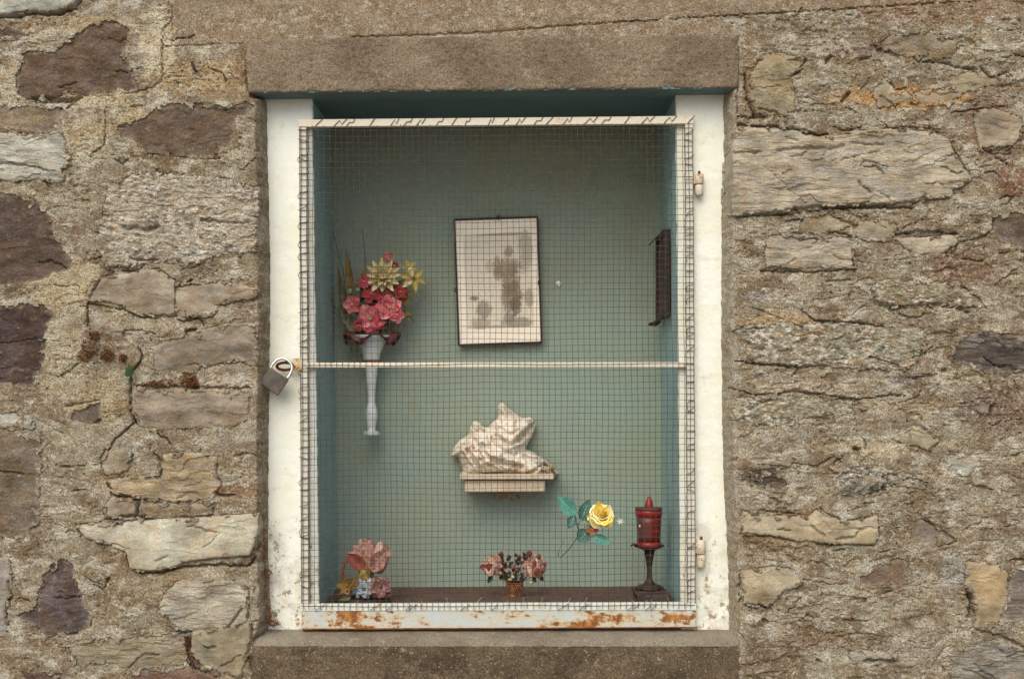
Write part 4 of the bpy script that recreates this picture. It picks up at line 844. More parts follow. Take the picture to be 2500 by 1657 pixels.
# small white chip on the back wall
chip = MB(); c0 = P(1363, 693, YB - 0.004); chip.add([c0 + Vector((-.008, 0, .002)), c0 + Vector((.001, 0.002, .008)), c0 + Vector((.008, -.001, .001)), c0 + Vector((.002, 0, -.007)), c0 + Vector((0, -.003, 0)), c0 + Vector((0, .004, 0))], [(0, 4, 1), (1, 4, 2), (2, 4, 3), (3, 4, 0), (1, 5, 0), (2, 5, 1), (3, 5, 2), (0, 5, 3)])
tag(chip.build('plaster_chip', mat_plain('chip_white', lin(240, 244, 238), lin(232, 238, 232), 30, 0.6, 0.3, 0.02), smooth=False), 'tiny bright white chip stuck on the back wall right of the picture', 'chip')

# ---- carved fragment on bracket
def frac(p): return [(1080 + x / 5.6, 960 + y / 5.6) for x, y in p]
FO = frac([(100, 855), (130, 780), (165, 700), (230, 630), (350, 560), (365, 480), (400, 390), (440, 365), (520, 400), (560, 460), (625, 470), (640, 420), (740, 340), (755, 290), (745, 190), (780, 120), (830, 110), (880, 140), (930, 210), (1010, 270), (1100, 330), (1200, 325), (1260, 370), (1290, 430), (1275, 500), (1240, 600), (1180, 680), (1150, 760), (1280, 810), (1380, 880), (1480, 950), (1540, 1010), (1600, 1090), (1590, 1160), (1530, 1170), (240, 1165), (235, 1100), (260, 1060), (230, 980), (205, 880), (150, 885)])
FOLDS = [(frac([(345, 760), (420, 870), (500, 990), (540, 1030)]), 4, 16), (frac([(550, 700), (570, 800), (640, 870), (760, 920), (880, 950), (1080, 990)]), 5, 18), (frac([(740, 570), (800, 610), (920, 690), (1050, 640)]), 4, 12), (frac([(590, 520), (650, 460), (720, 420)]), 3, 12), (frac([(1080, 600), (1130, 560), (1220, 450)]), 8, 20), (frac([(1120, 850), (1270, 900), (1350, 920), (1430, 1000)]), 3.5, 12), (frac([(1150, 1090), (1250, 1050), (1320, 990), (1450, 990)]), 3.5, 12), (frac([(480, 1060), (600, 1090), (900, 1060), (1000, 960)]), 3, 8), (frac([(630, 980), (720, 960), (800, 990), (860, 1030)]), 2.6, 8), (frac([(800, 480), (860, 530), (960, 560), (1040, 500)]), 4, 8), (frac([(240, 700), (330, 700), (450, 640)]), 3, 6), (frac([(1010, 400), (1030, 500), (1100, 560)]), 4, 8), (frac([(400, 420), (430, 500), (500, 520)]), 2.6, 7), (frac([(240, 1075), (600, 1078), (1100, 1085)]), 2.0, 6), (frac([(640, 600), (700, 700), (850, 800), (1000, 850)]), 5, 9), (frac([(430, 620), (520, 760), (620, 940), (700, 1010)]), 4, 9)]
frg = thing('carved_fragment', P(1237, 1170, 0.32), 'broken cream plaster carving of folded drapery standing on a wall bracket', 'sculpture')
gx = np.arange(1090, 1375, 1.6); gy = np.arange(972, 1176, 1.6); x, y = np.meshgrid(gx, gy)
sd = sdpoly(x, y, FO) + 1.2 * fbm(x / 8, y / 8, 600, 3)
hgt = 72 * (1 - np.exp(-np.maximum(sd, 0) / 16)) ** 0.75 + 9 * fbm(x / 30, y / 24, 601, 4, 0.55) * sstep(0, 12, sd) + 1.2 * fbm(x / 5, y / 5, 602, 3)
hgt += 18 * np.exp(-(((x - 1200) / 50) ** 2 + ((y - 1110) / 34) ** 2)) + 14 * np.exp(-(((x - 1310) / 30) ** 2 + ((y - 1150) / 18) ** 2))
for pl, wd, dp in FOLDS:
    d, t = dpolyline(x + 1.5 * fbm(x / 12, y / 12, 603, 2), y, pl); hgt -= dp * np.exp(-(d / wd) ** 2); hgt += dp * 0.35 * np.exp(-((d - wd * 2) / wd) ** 2)
hgt = np.maximum(hgt, 3); yfr = 0.362
fm = NT('stained_plaster', 0.8, 0.25)
c = fm.mix(fm.rmp(fm.noise(22, 5, 0.6), 0.4, 0.62), lin(242, 236, 222), lin(230, 218, 200))
c = fm.mix(fm.rmp(fm.noise(34, 6, 0.7, fm.map((1, 1, 1.6), (1, 1, 4))), 0.52, 0.65, 0, 0.9), c, lin(176, 136, 92))
c = fm.mix(fm.rmp(fm.noise(60, 5, 0.7, fm.map((1, 1, 1), (7, 1, 4))), 0.59, 0.67, 0, 0.9), c, lin(104, 80, 62))
xx = fm.sep()[0]
dm = fm.mth('MULTIPLY', fm.rmp(xx, 0.05, 0.085), fm.rmp(fm.noise(75, 4, 0.7), 0.47, 0.58)); c = fm.mix(fm.mth('MULTIPLY', dm, 0.85), c, lin(60, 44, 34))
c, g_ = grain(fm, c, 0.1, 400); fm.col(c).nrm(fm.bump(fm.noise(90, 5, 0.65), 0.002))
keep = np.minimum(np.minimum(sd[:-1, :-1], sd[1:, :-1]), np.minimum(sd[:-1, 1:], sd[1:, 1:])) > 0.2
kf = np.zeros(x.shape, bool); 
yy_ = yfr - hgt * 0.001; kk = K(0.33)
X = (x - VX) * kk; Z = ZC + (VY - y) * kk
inner = sd > 2.4; yy_ = np.where(inner, yy_, yfr)
gridmesh('carving', X, yy_, Z, keep, fm.m, frg, None, True)
br = thing('wall_bracket', P(1232, 1200, 0.36), 'small cream moulded wall bracket under the plaster carving', 'bracket')
crm = mat_plain('bracket_cream', lin(214, 200, 178), lin(200, 184, 160), 30, 0.7, 0.25, 0.12)
MB().quadbox([(1122, 1158), (1352, 1157), (1352, 1169.5), (1122, 1170)], 0.272, 0.366).build('top_slab', crm, br, False, 0.002)
MB().quadbox([(1134, 1172), (1331, 1172), (1331, 1200), (1134, 1201)], 0.284, 0.366).build('bracket_block', crm, br, False, 0.003)
pm = MB()
for k in range(14): pm.ball(P(random.uniform(1212, 1258), random.uniform(1203, 1213), 0.36), random.uniform(0.004, 0.008), 7, 5, (1.5, 0.6, 0.7))
pm.build('fixing_plaster', mat_plain('old_plaster', lin(180, 164, 130), lin(160, 144, 112), 60, 0.9, 0.2, 0.3), br, True)

# ---- flowers
def petmat(name, a, b_, rough=0.6, sc=60, tr=0.0):
    return mat_plain(name, a, b_, sc, rough, 0.3, 0.12, 0.0008)
PINK = petmat('pink_petal', lin(214, 104, 116), lin(186, 66, 82)); PINKD = petmat('deep_pink_petal', lin(176, 50, 66), lin(150, 40, 56)); PINKL = petmat('light_pink_petal', lin(224, 146, 146), lin(210, 112, 120))
CREAM = petmat('cream_petal', lin(220, 208, 166), lin(196, 180, 130)); YEL = petmat('dull_yellow_petal', lin(190, 174, 96), lin(164, 148, 70)); OCH = petmat('ochre_leaf', lin(126, 104, 44), lin(100, 82, 36)); OLV = petmat('olive_leaf', lin(96, 96, 62), lin(78, 80, 52))
GRN = petmat('dark_stem_green', lin(62, 66, 46), lin(48, 52, 38)); SAGE = petmat('sage_leaf', lin(128, 136, 108), lin(104, 112, 84)); MAR = petmat('maroon_glaze', lin(92, 42, 46), lin(70, 32, 38), 0.25)
DUST = petmat('dusty_rose_glaze', lin(182, 146, 132), lin(134, 92, 82), 0.4, 110); DUSTB = petmat('dusty_red_glaze', lin(150, 84, 72), lin(120, 58, 52), 0.4)
DUSTM = petmat('dusty_mauve_glaze', lin(160, 118, 108), lin(120, 76, 70), 0.4, 110)
YROSE = petmat('yellow_rose_petal', lin(246, 224, 120), lin(238, 208, 92), 0.6, 30); YROSL = petmat('pale_yellow_petal', lin(250, 240, 200), lin(246, 230, 160), 0.6, 30); YROSD = petmat('deep_yellow_petal', lin(236, 186, 36), lin(224, 168, 30), 0.6, 30)
LEAFM = NT('teal_leaf', 0.55, 0.35); c = LEAFM.mix(LEAFM.rmp(LEAFM.noise(50, 4, .6), .4, .6), lin(84, 144, 128), lin(64, 118, 106)); c, _ = grain(LEAFM, c, .25, 300); LEAFM.col(c)
LEAFD = petmat('dark_teal_leaf', lin(60, 98, 88), lin(44, 74, 68)); VEIN = petmat('pale_vein', lin(150, 190, 170), lin(130, 170, 150))
CAM = Vector((0, -1, 0))
def rotated(v, axis_, a): return Matrix.Rotation(a, 3, axis_) @ v
def flower(par, px, py, y, r, n, mat, face=(0, -1, 0.15), phase=0.0, wid=0.9, cup=0.3, lift=0.35, centre=None, cr=0.14, tip=0.6, side=0.55, name='flower', sub='petal', jit=0.12, wave=0.03):
    c = P(px, py, y); r = r * K(y); ax = Vector(face).normalized()
    cm = MB().ball(c + ax * r * 0.08, r * cr, 8, 6); fl = cm.build(name, centre or mat, par, True)
    u0 = Vector((0, 0, 1)); u0 = (u0 - ax * u0.dot(ax)).normalized()
    for k in range(n):
        d = rotated(u0, ax, phase + 2 * math.pi * k / n + random.uniform(-jit, jit)); dd = (d + ax * lift).normalized()
        mm = random.choice(mat) if isinstance(mat, list) else mat
        MB().petal(c - ax * r * 0.1, dd, ax, r * random.uniform(0.92, 1.05), r * wid, cup, -0.5, tip, side, 5, 6, wave).build(sub, mm, fl, True)
    return fl
def leaf(par, x0, y0, x1, y1, wpx, y, mat, name='leaf', lift=0.0, cup=0.2, vein=None, nrm=(0, -1, 0.2), tip=0.8, side=0.8, y2=None):
    a = P(x0, y0, y); b_ = P(x1, y1, y2 if y2 is not None else y); L = (b_ - a).length
    o = MB().petal(a, b_ - a, nrm, L, wpx * K(y), cup, lift, tip, side, 6, 9, 0.02).build(name, mat, par, True)
    if vein:
        m = MB(); n_ = Vector(nrm).normalized()
        m.tube([a + (b_ - a) * t + n_ * (0.0006 + L * t * math.sin(lift * t * .5)) for t in (0, .25, .5, .75, .95)], [0.0009, 0.0008, 0.0006, 0.0005, 0.0003], 4)
        bb = (b_ - a).normalized().cross(n_)
        for t in (0.2, 0.35, 0.5, 0.65):
            for sg in (-1, 1):
                p0 = a + (b_ - a) * t + n_ * 0.0007; p1 = p0 + (b_ - a) * 0.14 + bb * sg * wpx * K(y) * 0.33 * math.sin(math.pi * (t + 0.1)) + n_ * cup * wpx * K(y) * 0.13
                m.tube([p0, p1], 0.0003, 3)
        m.build('vein', vein, o, True)
    return o
def stem(par, pts, r, mat, name='stem'): return MB().tube([P(*p) for p in pts], r, 6).build(name, mat, par, True)
VC = lambda x, y: (780 + x / 2.6125, 500 + y / 2.6125)
# wall vase
yv = 0.315; vs0 = VC(326, 1470)
vase = thing('wall_vase', P(vs0[0], vs0[1], yv), 'tall white glass wall vase with dark maroon ruffled rim holding artificial flowers', 'vase')
kv = K(yv) / 2.6125
pf = [(1470, 48), (1466, 54), (1452, 54), (1444, 46), (1438, 24), (1420, 27), (1380, 34), (1335, 41), (1300, 36), (1262, 23), (1200, 25), (1120, 32), (1045, 40), (1010, 46), (990, 50), (950, 58), (905, 74), (880, 88), (855, 112), (838, 134), (834, 128), (850, 104), (880, 78), (920, 58)]
wg = NT('milk_glass', 0.25, 0.5); c = wg.mix(wg.rmp(wg.noise(20), .4, .6), lin(214, 222, 224), lin(198, 206, 206)); wg.col(c)
zb_ = P(vs0[0], vs0[1], yv).z
MB().lathe((P(vs0[0] + 2, 0, yv).x, yv, zb_), [(w_ * kv, (1470 - h_) * kv) for h_, w_ in pf], 36).build('vase_body', wg.m, vase, True)
MB().lathe((P(vs0[0] + 2, 0, yv).x, yv, zb_ + (1470 - 1003) * kv), [(50 * kv, 0), (56 * kv, 4 * kv), (56 * kv, 9 * kv), (50 * kv, 13 * kv)], 30).build('ring', mat_plain('amber_ring', lin(130, 76, 40), lin(104, 58, 32), 60, 0.4), vase, True)
# ruffled rim: a ribbon wound up and down round the mouth
cx_ = P(vs0[0] + 2, 0, yv).x; vsr = []; fsr = []; n = 96; mrow = 7
for i in range(n):
    a = 2 * math.pi * i / n + 0.3; wv = math.cos(5 * a + 0.4)
    for j in range(mrow):
        t = j / (mrow - 1); rr = (100 + 72 * t) * kv * (1 + 0.10 * wv * t); zz = (1470 - 850 + 24 * math.sin(t * 2.6) - 26 * t * t + 34 * wv * t) * kv
        vsr.append((cx_ + rr * math.cos(a), yv + rr * math.sin(a) * 0.75, zb_ + zz))
for i in range(n):
    for j in range(mrow - 1):
        i2 = (i + 1) % n; fsr.append((i * mrow + j, i2 * mrow + j, i2 * mrow + j + 1, i * mrow + j + 1))
rim = MB().add(vsr, fsr).build('rim', MAR, vase, True); sm_ = rim.modifiers.new('thick', 'SOLIDIFY'); sm_.thickness = 0.003
# bouquet
orch = thing('orchid_spray', P(*VC(340, 800), yv), 'cluster of pink artificial orchids in the white wall vase', 'flowers')
cen = petmat('flower_heart', lin(206, 190, 130), lin(160, 60, 60), 0.6, 200)
for (x, y, r, mt, f_, ph) in [(208, 636, 58, [PINKL, PINK], (-0.3, -1, 0.1), 0.3), (325, 722, 92, [PINK, PINKL, PINK], (-0.1, -1, -0.05), 0.6), (447, 655, 80, [PINK, PINKL], (0.15, -1, 0.1), 0.1), (492, 702, 52, [PINKL], (0.4, -1, -0.1), 0.9), (335, 568, 60, [PINK, PINKD], (-0.2, -1, 0.3), 0.4), (285, 492, 48, [PINKD, PINK], (-0.4, -1, 0.4), 0.0), (425, 590, 58, [PINKD, PINK], (0.1, -1, 0.3), 0.7), (515, 556, 42, [PINKD, PINK], (0.4, -1, 0.2), 0.2), (250, 770, 40, [PINKD, PINK], (-0.3, -1, -0.4), 0.2), (380, 760, 40, [PINK, PINKD], (0, -1, -0.3), 0.2)]:
    a, b_ = VC(x, y); yy = yv - 0.035 + 0.0003 * abs(y - 640) * 0.2
    flower(orch, a, b_, yy, r / 2.6125 * 1.12, 5, mt, f_, ph, 1.0, 0.45, 0.3, cen, 0.16, 0.75, 0.5)
    stem(orch, [(a, b_, yy + 0.006), ((a + vs0[0]) / 2, b_ + (830 - y) / 5, yy + 0.012), (vs0[0] + 2, VC(0, 880)[1], yv)], 0.0012, GRN)
for (x, y, r, mt, f_) in [(440, 338, 40, [PINKL, PINK], (0, -1, 0.4)), (478, 392, 34, [PINKD], (0.3, -1, 0.2))]:
    a, b_ = VC(x, y); fl = flower(orch, a, b_, yv - 0.01, r / 2.61, 5, mt, f_, 0.3, 1.0, 0.7, 0.8, cen, 0.3, 0.75, 0.5)
    stem(orch, [(a, b_, yv - 0.005), (VC(420, 600)[0], VC(420, 600)[1], yv - 0.01), (vs0[0] + 2, VC(0, 880)[1], yv)], 0.0012, GRN)
for (x, y, r) in [(193, 552, 19), (245, 541, 15), (432, 402, 13)]:
    a, b_ = VC(x, y); MB().ball(P(a, b_, yv - 0.03), r * kv, 10, 8).build('bud', petmat('pale_bud', lin(150, 168, 134), lin(128, 146, 112)), orch, True)
dah = thing('dahlia', P(*VC(405, 800), yv), 'cream many petalled artificial dahlia above the pink orchids', 'flower')
a, b_ = VC(405, 462)
hd = MB().ball(P(a, b_, yv - 0.03), 0.006, 8, 6).build('flower_head', CREAM, dah, True)
for ring, (n, L, lf) in enumerate([(12, 47, 0.15), (10, 36, 0.55), (7, 24, 1.1)]):
    c0 = P(a, b_, yv - 0.032 - 0.004 * ring); ax = Vector((0.05, -1, 0.2)).normalized(); u0 = (Vector((0, 0, 1)) - ax * ax.z).normalized()
    for k in range(n):
        d = (rotated(u0, ax, 2 * math.pi * (k + 0.5 * ring) / n + random.uniform(-.12, .12)) + ax * lf).normalized()
        MB().petal(c0, d, ax, L * K(yv) * random.uniform(.85, 1.1), 17 * K(yv), 0.8, 0.25, 0.8, 0.7, 4, 6).build('petal', random.choice([CREAM, CREAM, YEL] if random.random() < .25 else [CREAM]), hd, True)
stem(dah, [(a, b_, yv - 0.026), (vs0[0], VC(0, 700)[1], yv - 0.005), (vs0[0], VC(0, 880)[1], yv)], 0.0016, GRN)
lil = thing('yellow_lily', P(*VC(560, 800), yv), 'faded yellow artificial lily leaning right of the cream dahlia', 'flower')
a, b_ = VC(598, 468); flower(lil, a, b_, yv - 0.02, 36, 6, [YEL, YEL, CREAM], (0.35, -1, 0.2), 0.25, 0.42, 0.6, 0.2, OCH, 0.12, 0.9, 0.8)
a2, b2 = VC(570, 400); flower(lil, a2, b2, yv - 0.012, 22, 5, [YEL], (0.1, -1, 0.5), 0.4, 0.5, 0.6, 0.5, OCH, 0.12, 0.9, 0.8)
stem(lil, [(a, b_, yv - 0.016), (VC(500, 520)[0], VC(500, 520)[1], yv - 0.01), (VC(430, 700)[0], VC(430, 700)[1], yv), (vs0[0], VC(0, 880)[1], yv)], 0.0013, GRN)
fol = thing('foliage_sprig', P(*VC(330, 830), yv), 'ochre and olive artificial leaves and bare twigs fanning out of the wall vase', 'foliage')
for (x0, y0, x1, y1, w_, mt) in [(170, 740, 122, 400, 36, OLV), (210, 640, 176, 285, 40, OCH), (190, 790, 128, 640, 30, SAGE), (225, 820, 148, 690, 40, SAGE), (500, 690, 590, 690, 40, OCH), (480, 640, 590, 590, 50, OCH), (500, 560, 605, 560, 32, OCH), (505, 660, 605, 755, 20, OLV), (200, 720, 140, 520, 26, OCH), (330, 780, 250, 840, 30, OLV), (390, 780, 440, 850, 30, OLV), (330, 790, 330, 870, 44, OLV), (420, 560, 540, 470, 30, OLV), (300, 600, 230, 500, 34, OLV), (270, 480, 300, 400, 26, OCH), (380, 640, 300, 620, 40, GRN), (400, 700, 470, 780, 36, OLV), (540, 520, 560, 600, 30, OCH)]:
    leaf(fol, *VC(x0, y0), *VC(x1, y1), w_ / 2.6 * 1.2, yv - 0.012, mt, 'leaf', random.uniform(-.3, .3), 0.35)
for q_ in [[(200, 830), (150, 420), (85, 175)], [(300, 800), (290, 330), (275, 150)], [(190, 800), (70, 600), (50, 480)], [(500, 600), (570, 690), (604, 750)]]:
    stem(fol, [(*VC(*p), yv - 0.004) for p in q_], 0.0008, GRN, 'twig')
for k in range(16):
    x0, y0 = random.uniform(230, 470), random.uniform(560, 820); a = random.uniform(0, 6.28); leaf(fol, *VC(x0, y0), *VC(x0 + 60 * math.cos(a), y0 + 60 * math.sin(a)), 14, yv + 0.004, random.choice([GRN, OLV, OCH]), 'leaf', 0.2, 0.3)

# rose builder
def rose(par, c, r, axis_, mats, name='bloom', open_=1.0, nl=4, flat=1.0):
    """cupped petals in layers round an axis"""
    ax = Vector(axis_).normalized(); q = Vector((0, 0, 1)).rotation_difference(ax)
    core = MB(); 
    pts = []
    for i in range(40):
        t = i / 39; a = t * 4.2 * math.pi; rr = r * (0.03 + 0.11 * t); pts.append((a, rr, r * (0.84 - 0.06 * t)))
    vs_ = []; fs = []
    for (a, rr, h_) in pts:
        vs_.append(Vector(c) + q @ Vector((rr * 0.6 * math.cos(a), rr * 0.6 * math.sin(a), -0.1 * r))); vs_.append(Vector(c) + q @ Vector((rr * math.cos(a), rr * math.sin(a), h_)))
    for i in range(39): fs.append((2 * i, 2 * i + 2, 2 * i + 3, 2 * i + 1))
    o = MB().add(vs_, fs).build(name, mats[0], par, True)
    cnt = [3, 4, 5, 6, 7]
    for l in range(nl):
        n = cnt[l]; R_ = r * (0.17 + 0.175 * l * open_); H = r * (0.98 - 0.08 * l) * random.uniform(0.95, 1.05)
        for k in range(n):
            a0 = 2 * math.pi * (k + 0.37 * l) / n + random.uniform(-.3, .3); half = math.pi / n * 1.55; vs_ = []; fs = []; ph = random.uniform(0, 6)
            NU, NV = 9, 8; Hk = H * random.uniform(0.8, 1.14)
            for i in range(NV + 1):
                t = i / NV
                for j in range(NU + 1):
                    u = 2 * j / NU - 1
                    wf = math.sin(min(1, t * 1.35 + 0.12) * math.pi / 2)
                    a = a0 + u * half * wf
                    prof_r = R_ * (0.25 + 0.75 * math.sin(min(1, t * 1.5) * math.pi / 2)) + r * (0.04 + 0.07 * l) * max(0, t - 0.6) ** 1.5 * 3.0
                    topz = Hk * (1 - 0.05 * math.sin(u * 5 + ph))
                    tt = t * (1 - 0.30 * abs(u) ** 3.5); z = -0.45 * r + (topz + 0.45 * r) * tt - r * (0.03 + 0.07 * l) * max(0, t - 0.78) * 4 * max(0, t - 0.78) * 5
                    prof_r *= 1 + 0.05 * math.sin(u * 5 + ph) * t
                    vs_.append(Vector(c) + q @ Vector((prof_r * math.cos(a), prof_r * math.sin(a), z * flat)))
            for i in range(NV):
                for j in range(NU):
                    k0 = i * (NU + 1) + j; fs.append((k0, k0 + 1, k0 + NU + 2, k0 + NU + 1))
            MB().add(vs_, fs).build('petal', mats[min(len(mats) - 1, 1 + (l + k) % max(1, len(mats) - 1))] if l > 0 else mats[0], o, True)
    return o
# yellow rose pushed through the mesh
RC = lambda x, y: (1340 + x / 8.254, 1190 + y / 8.254)
yr = YD - 0.014
ros = thing('yellow_rose', P(*RC(205, 1400), yr), 'single yellow artificial rose with teal leaves stuck in the wire mesh near the candle', 'flower')
rose(ros, P(*RC(1050, 560), yr - 0.006), 28 * K(yr), (0.2, -0.85, 0.55), [YROSE, YROSE, YROSE, YROSL, YROSE], 'bloom', 0.95, 5, 1.0)
rose(ros, P(*RC(880, 560), yr - 0.002), 20 * K(yr), (-0.5, -1, -0.2), [YROSL, YROSL], 'side_petals', 1.0, 2)
for (x0, y0, x1, y1, w_, mt, vv) in [(530, 545, 185, 175, 33, LEAFM.m, True), (655, 655, 810, 245, 27, LEAFD, True), (520, 560, 400, 815, 21, LEAFD, True), (800, 850, 590, 1085, 32, LEAFD, True), (880, 970, 1240, 1130, 22, LEAFM.m, True), (900, 700, 690, 660, 16, SAGE, False), (900, 740, 740, 800, 15, SAGE, False), (850, 650, 760, 760, 14, LEAFM.m, False)]:
    leaf(ros, *RC(x0, y0), *RC(x1, y1), w_ * 1.15, yr + 0.002, mt, 'leaf', random.uniform(-.15, .25), 0.3, VEIN if vv else None, tip=0.85, side=0.75)
GST = petmat('green_wire_stem', lin(60, 80, 58), lin(46, 62, 46))
stem(ros, [(*RC(880, 760), yr), (*RC(760, 850), yr + 0.003), (*RC(560, 1020), yr + 0.004), (*RC(400, 1240), yr), (*RC(240, 1400), yr), (*RC(195, 1385), yr + 0.003), (*RC(190, 1300), yr + 0.006)], 0.0013, GST)
stem(ros, [(*RC(190, 1300), yr + 0.006), (*RC(240, 1180), yr + 0.01), (*RC(300, 1050), yr + 0.012)], 0.0005, GST, 'thin_wire')
stem(ros, [(*RC(520, 550), yr), (*RC(570, 760), yr), (*RC(600, 850), yr + 0.003)], 0.0011, GST); stem(ros, [(*RC(570, 750), yr), (*RC(660, 660), yr)], 0.0010, GST); stem(ros, [(*RC(700, 850), yr + .002), (*RC(800, 950), yr), (*RC(890, 970), yr)], 0.0010, GST)
stem(ros, [(*RC(960, 800), yr), (*RC(1180, 730), yr - 0.003), (*RC(1390, 680), yr - 0.004)], 0.0009, SAGE, 'spray_stem')
for (x0, y0, x1, y1, w_, mt) in [(960, 760, 850, 400, 26, YROSL), (1040, 790, 780, 560, 24, YROSL), (1100, 780, 1300, 560, 22, YROSE), (1060, 760, 960, 215, 24, YROSE), (1080, 770, 1240, 300, 30, YROSL), (1000, 600, 1080, 800, 20, YROSD)]:
    leaf(ros, *RC(x0, y0), *RC(x1, y1), w_ * 1.2, yr - 0.004, mt, 'petal', 0.5, 0.5, y2=yr - 0.012)
WH = petmat('white_filler', lin(226, 232, 216), lin(206, 214, 196))
for (cx1, cy1, rr) in [(1440, 680, 95), (945, 640, 100)]:
    for k in range(8):
        a = 2 * math.pi * k / 8 + .2; MB().tube([P(*RC(cx1, cy1), yr - 0.02 if cx1 < 1000 else yr - 0.004), P(*RC(cx1 + rr * math.cos(a) * random.uniform(.6, 1), cy1 + rr * math.sin(a) * random.uniform(.6, 1)), yr - 0.024 if cx1 < 1000 else yr - 0.006)], [0.0011, 0.0007], 4).build('filler_sprig', WH, ros, True)
for (x0, y0, x1, y1, w_) in [(860, 860, 740, 850, 10), (900, 860, 850, 940, 10), (900, 850, 1010, 870, 10), (870, 800, 1000, 800, 9)]:
    leaf(ros, *RC(x0, y0), *RC(x1, y1), w_ * 1.4, yr, DUSTB if x1 > 850 else petmat('russet', lin(170, 98, 42), lin(140, 74, 34)), 'sepal', 0.2, 0.3)

# floor height inside niche
ZF = BL.z
def onfloor(px, y): return Vector(((px - VX) * K(y), y, ZF))
# grave lamp on its stone block
blk = MB(); blk.quadbox([(1556, 1453), (1634, 1451), (1641, 1474), (1560, 1474)], 0.105, 0.25)
zt_ = P(0, 1451, 0.105).z
tag(blk.build('stone_block', mat_plain('dark_block', lin(84, 72, 68), lin(64, 56, 54), 40, 0.9, 0.2, 0.35, 0.004), None, False, 0.003), 'flat dark stone block under the red grave lamp', 'block')
yl2 = 0.19; kl = K(yl2) / 5.2286; lc = Vector((P(1520 + 342 / 5.2286, 0, yl2).x, yl2, zt_ - 0.0))
lamp = thing('grave_lamp', lc, 'red plastic votive grave lamp on a dark turned iron foot', 'lamp')
iron = mat_plain('dark_iron', lin(52, 42, 38), lin(36, 30, 30), 60, 0.6, 0.4, 0.15, 0.001)
yl0 = P(0, 0, yl2).z - 0  # reference
def LZ(v): return P(0, 1190 + v / 5.2286, yl2).z - lc.z
MB().lathe(lc, [(175 * kl, 0), (172 * kl, 0.003), (150 * kl, 0.008), (90 * kl, LZ(1235)), (50 * kl, LZ(1190)), (36 * kl, LZ(1160)), (32 * kl, LZ(1110)), (30 * kl, LZ(1092)), (38 * kl, LZ(1084)), (30 * kl, LZ(1074)), (32 * kl, LZ(1020)), (48 * kl, LZ(920)), (60 * kl, LZ(850)), (70 * kl, LZ(800)), (120 * kl, LZ(775)), (150 * kl, LZ(762)), (180 * kl, LZ(752)), (190 * kl, LZ(730)), (180 * kl, LZ(735)), (150 * kl, LZ(750))], 36).build('foot', iron, lamp, True)
lcx = lc + Vector((-8 * kl, 0, 0))
redp = NT('red_plastic', 0.35, 0.5); c = redp.mix(redp.rmp(redp.noise(20, 4), .4, .6), lin(164, 30, 28), lin(138, 26, 24)); redp.col(c)
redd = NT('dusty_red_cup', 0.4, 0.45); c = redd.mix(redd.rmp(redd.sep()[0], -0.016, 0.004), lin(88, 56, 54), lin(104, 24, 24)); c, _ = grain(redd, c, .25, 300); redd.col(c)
MB().lathe(lcx, [(150 * kl, LZ(762)), (160 * kl, LZ(758)), (158 * kl, LZ(700)), (150 * kl, LZ(690))], 36).build('cup_ring', redp.m, lamp, True)
MB().lathe(lcx, [(148 * kl, LZ(692)), (150 * kl, LZ(600)), (156 * kl, LZ(450)), (158 * kl, LZ(360))], 36).build('cup', redd.m, lamp, True)
MB().lathe(lcx, [(160 * kl, LZ(362)), (170 * kl, LZ(356)), (172 * kl, LZ(292)), (166 * kl, LZ(284))], 36).build('lid_ring', redp.m, lamp, True)
MB().lathe(lcx, [(168 * kl, LZ(288)), (176 * kl, LZ(268)), (172 * kl, LZ(255)), (150 * kl, LZ(252)), (60 * kl, LZ(244)), (40 * kl, LZ(243))], 36).build('lid', mat_plain('dark_lid', lin(92, 62, 52), lin(68, 48, 44), 60, 0.5, 0.4, 0.2), lamp, True)
MB().lathe(lcx + Vector((2 * kl, -0.004, 0)), [(52 * kl, LZ(262)), (56 * kl, LZ(240)), (50 * kl, LZ(200)), (34 * kl, LZ(150)), (16 * kl, LZ(115)), (3 * kl, LZ(105))], 24).build('finial', redp.m, lamp, True)
MB().ball(lcx + Vector((-118 * kl, -92 * kl, LZ(478))), 0.0032, 8, 6, (1, .5, 1.3)).build('white_spot', WH, lamp, True)
MB().tube([lcx + Vector((-150 * kl, -0.01, LZ(740))), lcx + Vector((-205 * kl, -0.012, LZ(712))), lcx + Vector((-235 * kl, -0.012, LZ(735)))], [0.004, 0.003, 0.002], 7).build('lug', iron, lamp, True)

def petals(par, f, y, rows):
    for (x0, y0, x1, y1, w_, mt, dp) in rows:
        leaf(par, *f(x0, y0), *f(x1, y1), w_ * 1.3, y + dp * 0.001, mt, 'petal', random.uniform(-.35, .1), -0.35, None, (random.uniform(-.2, .2), -1, 0.15), 0.55, 0.27, y2=y + dp * 0.0014)
PCH = petmat('peach_glaze', lin(186, 142, 116), lin(148, 98, 80), 0.4, 110); PLE = petmat('pale_petal_edge', lin(214, 192, 176), lin(176, 136, 124), 0.4, 110)
